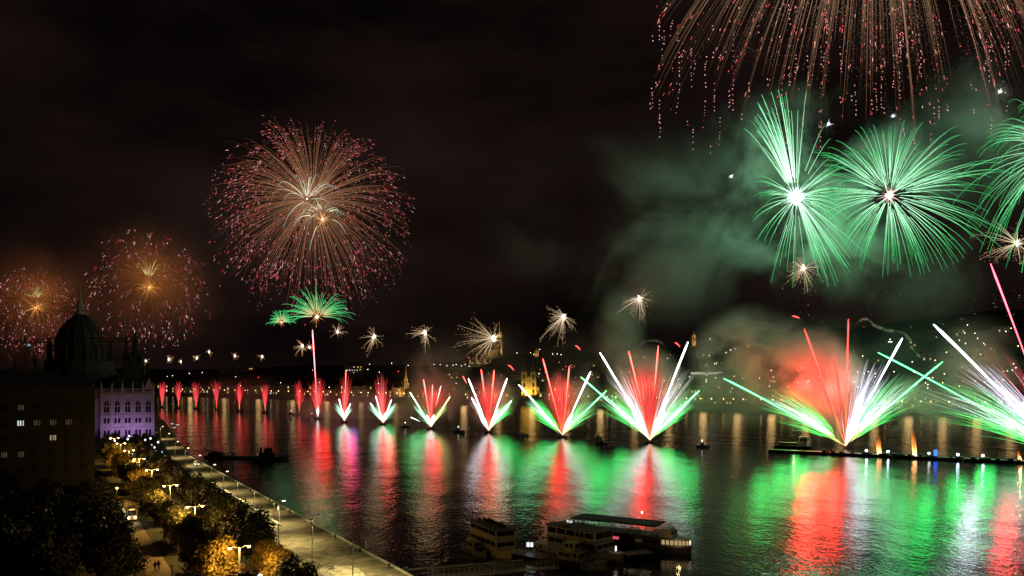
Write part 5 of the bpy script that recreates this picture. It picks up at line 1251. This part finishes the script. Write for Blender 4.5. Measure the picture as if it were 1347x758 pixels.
# little gold stars, with drifting glitter
def star(cx, cy, Y, Rp, n_, lab, lean=(0, 0), glit=40, tint=(1, .72, .42), group=None, core=1.0):
    Rp *= .9; tint = (tint[0], tint[1] * .88, tint[2] * .72); glit = int(glit * 1.4)
    root, c, s = burst(cx, cy, Y, lab, (tint, 5200 * (Rp / 25) ** 2 * core))
    if group: root["group"] = group
    def dr():
        d = sphere_dir() + Vector((lean[0], 0, lean[1])) * .75; return d.normalized() * (1 + .5 * (d.x * lean[0] + d.z * lean[1]))
    T = Trails(); ends = trails(T, c, s, n_, Rp, Rp * .10, .40, lambda t: mul(mix((1, .85, .6), tint, min(1, t * 2)), 1.25 * (1 - t) ** .8 + .05), 0, (.35, 1.05), dr, 7); T.build("trail", root)
    T = Trails()
    for q in range(7): T.add([c, c + Vector((fr.gauss(0, 1), fr.gauss(0, 1), fr.gauss(0, 1.5))).normalized() * s * Rp * .2], [s * .9, s * .1], [(3.5, 3, 2.2), (2, 1.4, .8)], 4)
    T.dot(c, s * (.8 + Rp * .055), (4, 3.6, 2.8), 1.7); T.build("core", root)
    if glit:
        T = Trails()
        for q in range(glit):
            pts, d = fr.choice(ends); i = fr.uniform(.45, 1.0) * (len(pts) - 1); p = pts[int(i)] + Vector((fr.gauss(0, 2.2), fr.gauss(0, 2), fr.gauss(0, 2.2) - 1)) * s * Rp / 28
            T.dot(p, s * fr.uniform(.22, .42), mul(tint, fr.choice((.5, .9, 1.4))))
        T.build("spark", root)
star(841, 393, 640, 33, 42, "white-gold star burst with drooping glitter right of the tall smoke column", (-.25, -.5), 170, (1, .8, .58))
star(741, 417, 650, 34, 46, "white-gold star burst with long rays to the lower left above the twin-towered church", (-.55, -.45), 150, (1, .78, .52))
star(649, 445, 700, 38, 44, "golden star burst streaming left beside the hilltop church tower", (-.95, .0), 170, (1, .68, .38))
star(559, 438, 700, 27, 34, "golden star burst with rays to the lower left above the slim spire", (-.4, -.4), 60, (1, .7, .4))
star(492, 443, 720, 22, 26, "small golden star with one long drooping ray, first right of the green palm", (-.3, -.5), 30, (1, .68, .38))
star(444, 437, 780, 15, 24, "small golden star just right of the red comet tip", (.2, .3), 14, (1, .62, .32))
star(398, 455, 800, 15, 24, "small golden star low left of the red comet tip, left one of a close pair", (-.5, -.3), 14, (1, .6, .28)); star(407, 457, 800, 10, 18, "small golden star touching the red comet, right one of a close pair", (0, .4), 8, (1, .6, .28))
for (x, y, r, t) in ((345, 469, 10, "right of the far ridge fortress lights"), (309, 468, 8, "above the far ridge, fifth from the palace"), (275, 463, 8, "highest of the tiny far stars near the palace"), (259, 471, 8, "third from the palace in the tiny far row"), (238, 476, 5, "lowest tiny star right of the palace towers"), (222, 473, 9, "first tiny star right of the palace towers"), (192, 475, 7, "touching the palace corner turrets"), (60, 479, 4, "left of the dome, near the crane mast")):
    star(x, y, 1150, r, 14, "tiny orange star burst low in the sky, %s" % t.replace(" in the tiny far row", "").replace("highest of the tiny far stars near the palace", "highest of those beside the palace"), (fr.uniform(-.3, .3), .1), 5, (1, .52, .2), "tiny far star bursts")
star(1057, 353, 520, 34, 46, "white-gold star burst with drooping rays under the left green burst", (-.15, -.35), 200, (1, .75, .5)); star(1338, 320, 500, 40, 46, "white-gold star burst with glitter drifting left at the right edge", (-.8, .0), 260, (1, .78, .55))
# green peonies
def gcol(t): return mul(mix((.5, 1, .62), (.07, .78, .20), min(1, t * 1.5)), 1.75 - .85 * t)
def gcurve(n_, c, s, lens, droop, wd, T, depth=.5, af=None):
    for q in range(n_):
        a = R(af()) if af else fr.uniform(0, 2 * math.pi); L_ = lens(a) * s * fr.uniform(.72, 1.08)
        d = Vector((math.sin(a), max(-.7, min(.7, fr.gauss(0, depth))), math.cos(a))); d = d / max(1, d.length * .93)
        pts = []
        st = fr.uniform(.05, .22)
        for i in range(10):
            t = st + (1 - st) * i / 9; k_ = (1 - math.exp(-1.5 * t)) / (1 - math.exp(-1.5)); pts.append(c + d * L_ * k_ - Vector((0, 0, droop * s * t * t)))
        b_ = fr.uniform(.75, 1.2)
        T.add(pts, [s * wd * .5 * (1 - .35 * i / 9) for i in range(10)], [mul(gcol(i / 9), b_) for i in range(10)], 3)
def lens_at(tab):
    def f(a):
        dg2 = (math.degrees(a) + 180) % 360 - 180
        return interp(tab, dg2)
    return f
root, c, s = burst(1047, 260, 520, "brilliant green burst with dazzling white heart and tall left plume", ((.3, 1, .5), 300000))
T = Trails(); gcurve(88, c, s, lens_at([(-180, 105), (-150, 75), (-100, 50), (-70, 55), (-40, 75), (-24, 128), (-12, 140), (0, 110), (20, 95), (60, 70), (100, 60), (130, 80), (148, 112), (165, 108), (180, 105)]), 14, .54, T, .35); T.build("trail", root)
T = Trails()
for q in range(52):
    a = R(fr.gauss(-17, 6.5)); L_ = s * fr.uniform(95, 150); d = Vector((math.sin(a), fr.gauss(0, .25), math.cos(a))); pts = [c + d * L_ * (1 - math.exp(-1.3 * (.12 + .88 * i / 8))) / .727 - Vector((0, 0, 14 * s * (i / 8) ** 2)) for i in range(9)]
    T.add(pts, [s * .3] * 9, [mul(mix((.7, 1, .8), (.12, .85, .3), i / 8), 1.9 - .8 * i / 8) for i in range(9)], 3)
for q in range(30):
    a = R(fr.gauss(150, 10)); L_ = s * fr.uniform(60, 110); d = Vector((math.sin(a), fr.gauss(0, .25), math.cos(a))); pts = [c + d * L_ * (.1 + .9 * i / 8) - Vector((0, 0, 12 * s * (i / 8) ** 2)) for i in range(9)]
    T.add(pts, [s * .28] * 9, [mul(mix((.7, 1, .8), (.10, .8, .26), i / 8), 1.6 - .7 * i / 8) for i in range(9)], 3)
T.build("plume", root)
T = Trails(); trails(T, c, s, 90, 26, 1, 1.0, lambda t: mul(mix((1, 1, 1), (.5, 1, .8), t), 3.2 * (1 - t)), 0, (.4, 1)); T.dot(c, s * 11, (4, 4.2, 4.2)); T.build("core", root)
root, c, s = burst(1170, 257, 520, "wide green chrysanthemum burst with small pinkish white heart", ((.22, 1, .42), 150000))
T = Trails(); gcurve(205, c, s, lens_at([(-180, 80), (-140, 78), (-90, 95), (-60, 118), (-30, 115), (0, 108), (40, 108), (80, 138), (110, 136), (140, 95), (180, 84)]), 20, .52, T, .5, lambda: fr.gauss(15, 78) if fr.random() < .8 else fr.uniform(120, 240)); T.build("trail", root)
T = Trails(); trails(T, c, s, 60, 17, 1, .8, lambda t: mul((1, .72, .6), 2.6 * (1 - t)), 0, (.4, 1)); T.dot(c, s * 5.5, (4, 3.7, 3.5)); T.build("core", root)
root, c, s = burst(1392, 196, 470, "green chrysanthemum burst cut by the right edge of the scene", ((.22, 1, .42), 90000))
T = Trails(); gcurve(200, c, s, lambda a: 114, 42, .52, T, .5); T.build("trail", root)
T = Trails(); trails(T, c, s, 40, 16, 1, .8, lambda t: mul((1, .8, .7), 2.6 * (1 - t)), 0, (.4, 1)); T.dot(c, s * 5, (4, 3.7, 3.5)); T.build("core", root)
for (x, y, r, cc, lab) in ((1090, 163, 3.2, (.75, .9, 1), "blue-white drifting flare above the two green bursts, brightest of four"), (1175, 153, 2.2, (.85, .95, 1), "small white drifting flare above the wide green burst"), (962, 232, 2.2, (.8, 1, .95), "small pale flare left of the brilliant green burst"), (1315, 121, 2.4, (.9, 1, .8), "small pale flare upper right above the edge burst")):
    c = P(x, y, 530); o = empty("drifting_flare", c, 0, lab, "firework"); s = px2m(530); T = Trails(); T.dot(c, s * r * .7, mul(cc, 4))
    for q in range(10):
        d = sphere_dir(); T.add([c, c + d * s * r * 2.4], [s * .5, s * .05], [mul(cc, 2), mul(cc, .3)], 3)
    T.build("flare", o); lamp("flare_light", c - Vector((0, 3, 0)), cc, 15000, r=.8)
# falling gold and red willow at the top right
Yw = 440; cw = P(1150, -150, Yw); s = px2m(Yw)
root = empty("firework_willow", cw, 0, "huge gold willow burst raining red sparks from the top right of the sky", "firework")
T = Trails(); T2 = Trails()
CLUST = [(-300 + 650 * q / 88 + fr.uniform(-6, 6) if q % 4 else max(-240, fr.gauss(0, 130)), fr.uniform(185, 325), fr.gauss(0, 60), fr.choice((2, 3, 4, 7)), fr.uniform(.25, 1.0)) for q in range(88)]
JOBS = [(c, k) for c in CLUST for k in range(c[3])]
for c_, q in JOBS:
    xe = c_[0] + fr.gauss(0, 5); ye = c_[1] - .00045 * xe * xe + fr.gauss(0, 14); dp = c_[2] + fr.gauss(0, 6)
    vx = xe; pts = []
    for i in range(15):
        t = .1 + .9 * i / 14; k_ = (1 - math.exp(-.95 * t)) / (1 - math.exp(-.95)); pts.append(cw + Vector((xe * k_, dp * k_, 18 - (ye + 18) * t ** 1.35)) * s)
    keep = [i for i in range(15) if HZ - (pts[i].z - H) * F / pts[i].y > -70]
    if len(keep) < 4: continue
    pts = [pts[i] for i in keep]; n_ = len(pts); gold = fr.random()
    br = fr.uniform(.22, .5) * c_[4]
    T.add(pts, [s * .38 * fr.uniform(.7, 1.2) * (1 - .6 * i / n_) for i in range(n_)], [mul(mix((.95, .62, .36), (.7, .25, .12), i / n_), br * 1.2 * (1 - .75 * (i / n_) ** 2)) for i in range(n_)], 3)
    # red stars strung along and under the trail
    for k in range(fr.choice((0, 1, 2, 3))):
        i = fr.uniform(.45, .999) * (n_ - 1); b_ = int(i); p = pts[b_].lerp(pts[b_ + 1], i - b_) + Vector((fr.gauss(0, .8), 0, fr.gauss(0, 1))) * s; dd = (pts[b_ + 1] - pts[b_]).normalized()
        cc = mul(mix((1, .07, .09), (1, .6, .5), fr.random() ** 2), fr.choice((.6, 1, 1.5))); l_ = s * fr.uniform(1, 6)
        if fr.random() < .7: T2.add([p, p + dd * l_], s * .48, [cc, mul(cc, .6)], 3)
        else: T2.dot(p, s * .8, cc)
    if fr.random() < .3:
        p = pts[-1]
        for k in range(fr.choice((2, 4, 6))): p = p - Vector((fr.gauss(0, .5), 0, fr.uniform(3, 9))) * s; T2.dot(p, s * .7, mul((1, .4, .36), fr.choice((.6, 1, 1.5))), 1.4)
    # gold dust on the near vertical ones
    if abs(vx) < 220:
        for k in range(24):
            i = fr.uniform(.1, .9) * (n_ - 1); b_ = int(i); p = pts[b_].lerp(pts[min(n_ - 1, b_ + 1)], i - b_) + Vector((fr.gauss(0, 2.2), fr.gauss(0, 2), fr.gauss(0, 2))) * s; T2.dot(p, s * .33, mul((.8, .5, .33), fr.uniform(.3, .8)))
T.build("trail", root); T2.build("spark", root)
lamp("burst_light", P(1150, -40, Yw), (1, .55, .35), 90000, r=1.5)
# outermost strings of pink sparks left of the willow
root = empty("falling_sparks", P(860, 60, 460), 0, "loose strings of pink sparks falling at the outer left of the gold willow", "firework"); s = px2m(460); T = Trails()
for q in range(15):
    x = fr.gauss(885, 38); y = fr.uniform(-20, 200); p = P(max(770, x), y, 460 + fr.gauss(0, 12)); 
    for k in range(fr.choice((2, 3, 5, 7))):
        T.dot(p, s * fr.uniform(.4, .7), mul(mix((1, .2, .22), (1, .75, .7), fr.random()), fr.choice((.5, .9, 1.4))), 1.5); p = p - Vector((fr.gauss(.4, .7), 0, fr.uniform(3, 9))) * s
T.build("spark", root)
# ash-like white flecks in the sky right
root = empty("drifting_embers", P(1170, 400, 560), 0, "scattered tiny white embers drifting in the dark sky above the right hillside", "firework"); s = px2m(560); T = Trails()
for q in range(150): T.dot(P(fr.uniform(1040, 1345), fr.gauss(400, 28), 560 + fr.gauss(0, 20)), s * fr.uniform(.2, .45), mul((1, .9, .8), fr.choice((.15, .3, .6, 1))))
T.build("spark", root)
# small red curls of falling comets
for (x, y, dx, dy, lab) in ((760, 457, 7, 6, "small red curl of a spent comet above the twin-comet fountain"), (672, 483, 8, 7, "small red curl of a spent comet left of the twin-towered church"), (891, 453, 7, 6, "small red curl of a spent comet right of the tall middle fountain"), (1047, 417, 10, 3, "small red curl of a spent comet left of the tall red comets"), (841, 489, 3, -9, "small orange flicker left of the tall middle fountain")):
    c = P(x, y, 560); s = px2m(560); o = empty("red_comet_curl", c, 0, lab, "firework"); T = Trails()
    pts = [c + Vector((-dx * .5 + dx * i / 6, 0, dy * .35 - dy * (i / 6) ** 1.8)) * s for i in range(7)]
    T.add(pts, [s * w_ for w_ in (.3, .8, 1, 1, .9, .7, .2)], [mul((1, .10, .08), 2.2)] * 7, 5); T.build("trail", o)

# ------------------------------------------------------------------ smoke of the fireworks: real volumes lit by their lamps
SMK = {}
def smoke(label, x, y, Y, rx, ry, depth, dens, ns=.03, lo=.42, hi=.66, col=(.92, .92, .92), edge=1.0, shape=None, step=1.0, rz=0.0, name="smoke"):
    c = P(x, y, Y); s = px2m(Y)
    bm = bmesh.new(); bmesh.ops.create_icosphere(bm, subdivisions=2, radius=1.0); me = bpy.data.meshes.new("smoke"); bm.to_mesh(me); bm.free()
    o = link(name, me); o.location = c; o.scale = (rx * s, depth, ry * s); o.rotation_euler = (0, rz, 0); tag(o, label, "smoke", None, "stuff")
    m = bpy.data.materials.new("smoke_volume"); m.use_nodes = True; n = m.node_tree.nodes; l = m.node_tree.links; n.remove(n["Principled BSDF"])
    pv = n.new("ShaderNodeVolumePrincipled"); pv.inputs["Color"].default_value = (*col, 1); pv.inputs["Anisotropy"].default_value = -.1
    tcn = n.new("ShaderNodeTexCoord"); ln_ = n.new("ShaderNodeVectorMath"); ln_.operation = 'LENGTH'; l.new(tcn.outputs["Object"], ln_.inputs[0])
    fo = n.new("ShaderNodeMapRange"); fo.interpolation_type = 'SMOOTHSTEP'; fo.inputs["From Min"].default_value = 1.0; fo.inputs["From Max"].default_value = 1.0 - .85 * edge; l.new(ln_.outputs["Value"], fo.inputs["Value"])
    g = n.new("ShaderNodeNewGeometry"); t = n.new("ShaderNodeTexNoise"); t.inputs["Scale"].default_value = ns; t.inputs["Detail"].default_value = 6; t.inputs["Roughness"].default_value = .64; t.inputs["Distortion"].default_value = .45
    l.new(g.outputs["Position"], t.inputs["Vector"])
    # the outline is eaten away by the noise
    sb = n.new("ShaderNodeMath"); sb.operation = 'MULTIPLY_ADD'; sb.inputs[1].default_value = 1.0; sb.inputs[2].default_value = 0
    mr = n.new("ShaderNodeMapRange"); mr.interpolation_type = 'SMOOTHSTEP'; mr.inputs["From Min"].default_value = lo; mr.inputs["From Max"].default_value = hi; l.new(t.outputs["Fac"], mr.inputs["Value"])
    mu = n.new("ShaderNodeMath"); mu.operation = 'MULTIPLY'; l.new(fo.outputs[0], mu.inputs[0]); l.new(mr.outputs[0], mu.inputs[1])
    md = n.new("ShaderNodeMath"); md.operation = 'MULTIPLY'; md.inputs[1].default_value = dens; l.new(mu.outputs[0], md.inputs[0]); l.new(md.outputs[0], pv.inputs["Density"])
    l.new(pv.outputs[0], n["Material Output"].inputs["Volume"])
    me.materials.append(m)
    return o
S = smoke
S("wide green-lit smoke behind the two green bursts", 1090, 255, 600, 235, 165, 60, .036, .019, .47, .66)
S("thin smoke drifting left of the green bursts across the dark sky", 880, 300, 640, 270, 150, 60, .014, .012, .45, .68)
S("smoke bank behind the right edge burst", 1330, 170, 560, 150, 130, 50, .014, .016, .42, .68)
S("bluish smoke hanging under the right green burst", 1210, 375, 600, 120, 70, 40, .010, .02, .44, .68)
S("thick red-lit smoke rising behind the large fountain on the barge", 1075, 505, 475, 82, 82, 22, .15, .035, .36, .58)
S("brown-green smoke drifting left from the large fountain", 990, 470, 490, 95, 78, 24, .10, .03, .38, .6)
S("green-lit low smoke between the tall middle fountain and the barge", 945, 520, 520, 110, 55, 25, .045, .03, .36, .62)
S("teal smoke puffs behind the barge flames", 1225, 535, 470, 85, 55, 18, .07, .04, .42, .6)
S("bluish smoke behind the white comet at the right", 1290, 500, 450, 80, 95, 20, .05, .03, .4, .62)
S("red-lit smoke behind the tall middle fountain", 850, 510, 510, 62, 62, 18, .16, .04, .34, .6)
S("tall pale smoke column above the middle fountains", 815, 450, 560, 42, 85, 18, .05, .03, .36, .6)
S("red-lit smoke behind the fountain right of the golden church", 754, 520, 550, 44, 50, 16, .13, .04, .36, .6)
S("red-brown smoke above the small left fountains", 575, 505, 640, 58, 58, 20, .10, .03, .36, .6)
S("red-lit smoke behind the twin-comet fountain", 645, 525, 592, 40, 45, 14, .13, .04, .36, .6)
S("violet-blue smoke lying low on the water by the left fountains", 470, 540, 760, 140, 34, 36, .05, .02, .34, .6)
S("thin pale smoke drifting over the far bank behind the middle fountains", 690, 480, 690, 260, 75, 40, .004, .012, .36, .66)
S("thin smoke over the far bank behind the barge", 1180, 470, 600, 220, 80, 40, .006, .012, .38, .66)
S("thin violet haze low over the water at the far left", 310, 525, 940, 120, 42, 40, .015, .012, .34, .62)
S("orange-lit smoke round the burst right of the palace dome", 190, 375, 1030, 130, 110, 70, .024, .010, .34, .66)
S("orange-lit smoke round the burst at the left edge", 40, 400, 1110, 110, 110, 70, .024, .010, .34, .66)
def wisp(label, pts, r, dens, Y):
    m = MB(); q = [P(x, y, Y) for x, y in pts]
    cv = bpy.data.curves.new("smoke_trail", 'CURVE'); cv.dimensions = '3D'; cv.bevel_depth = 1.0; cv.bevel_resolution = 3; cv.use_fill_caps = True
    sp = cv.splines.new('BEZIER'); sp.bezier_points.add(len(q) - 1)
    for bp, p, k in zip(sp.bezier_points, q, range(len(q))):
        bp.co = p; bp.handle_left_type = bp.handle_right_type = 'AUTO'; bp.radius = r * px2m(Y) * (1 if 0 < k < len(q) - 1 else .3)
    ob = bpy.data.objects.new("sk", cv); COL.objects.link(ob); dg = bpy.context.evaluated_depsgraph_get(); me = bpy.data.meshes.new_from_object(ob.evaluated_get(dg)); bpy.data.objects.remove(ob)
    me.materials.clear(); o = link("smoke_trail", me); tag(o, label, "smoke", None, "stuff")
    m = bpy.data.materials.new("smoke_trail_volume"); m.use_nodes = True; n = m.node_tree.nodes; l = m.node_tree.links; n.remove(n["Principled BSDF"])
    pv = n.new("ShaderNodeVolumePrincipled"); pv.inputs["Color"].default_value = (.85, .85, .85, 1)
    g = n.new("ShaderNodeNewGeometry"); t = n.new("ShaderNodeTexNoise"); t.inputs["Scale"].default_value = .35; t.inputs["Detail"].default_value = 3; mr = n.new("ShaderNodeMapRange"); mr.inputs["From Min"].default_value = .42; mr.inputs["From Max"].default_value = .68; mr.inputs["To Max"].default_value = dens * .7
    l.new(g.outputs["Position"], t.inputs["Vector"]); l.new(t.outputs["Fac"], mr.inputs["Value"]); l.new(mr.outputs[0], pv.inputs["Density"]); l.new(pv.outputs[0], n["Material Output"].inputs["Volume"])
    me.materials.append(m)
wisp("thin curling white smoke trail right of the tall red comets", [(1124, 428), (1138, 420), (1150, 428), (1165, 434), (1185, 438), (1196, 446), (1199, 458), (1206, 466), (1216, 472)], 2.2, .5, 455)
wisp("thin arching pink smoke trail above the tall middle fountain", [(822, 498), (828, 485), (836, 478), (838, 462), (845, 452), (858, 448), (870, 451), (876, 456)], 1.8, .35, 500)
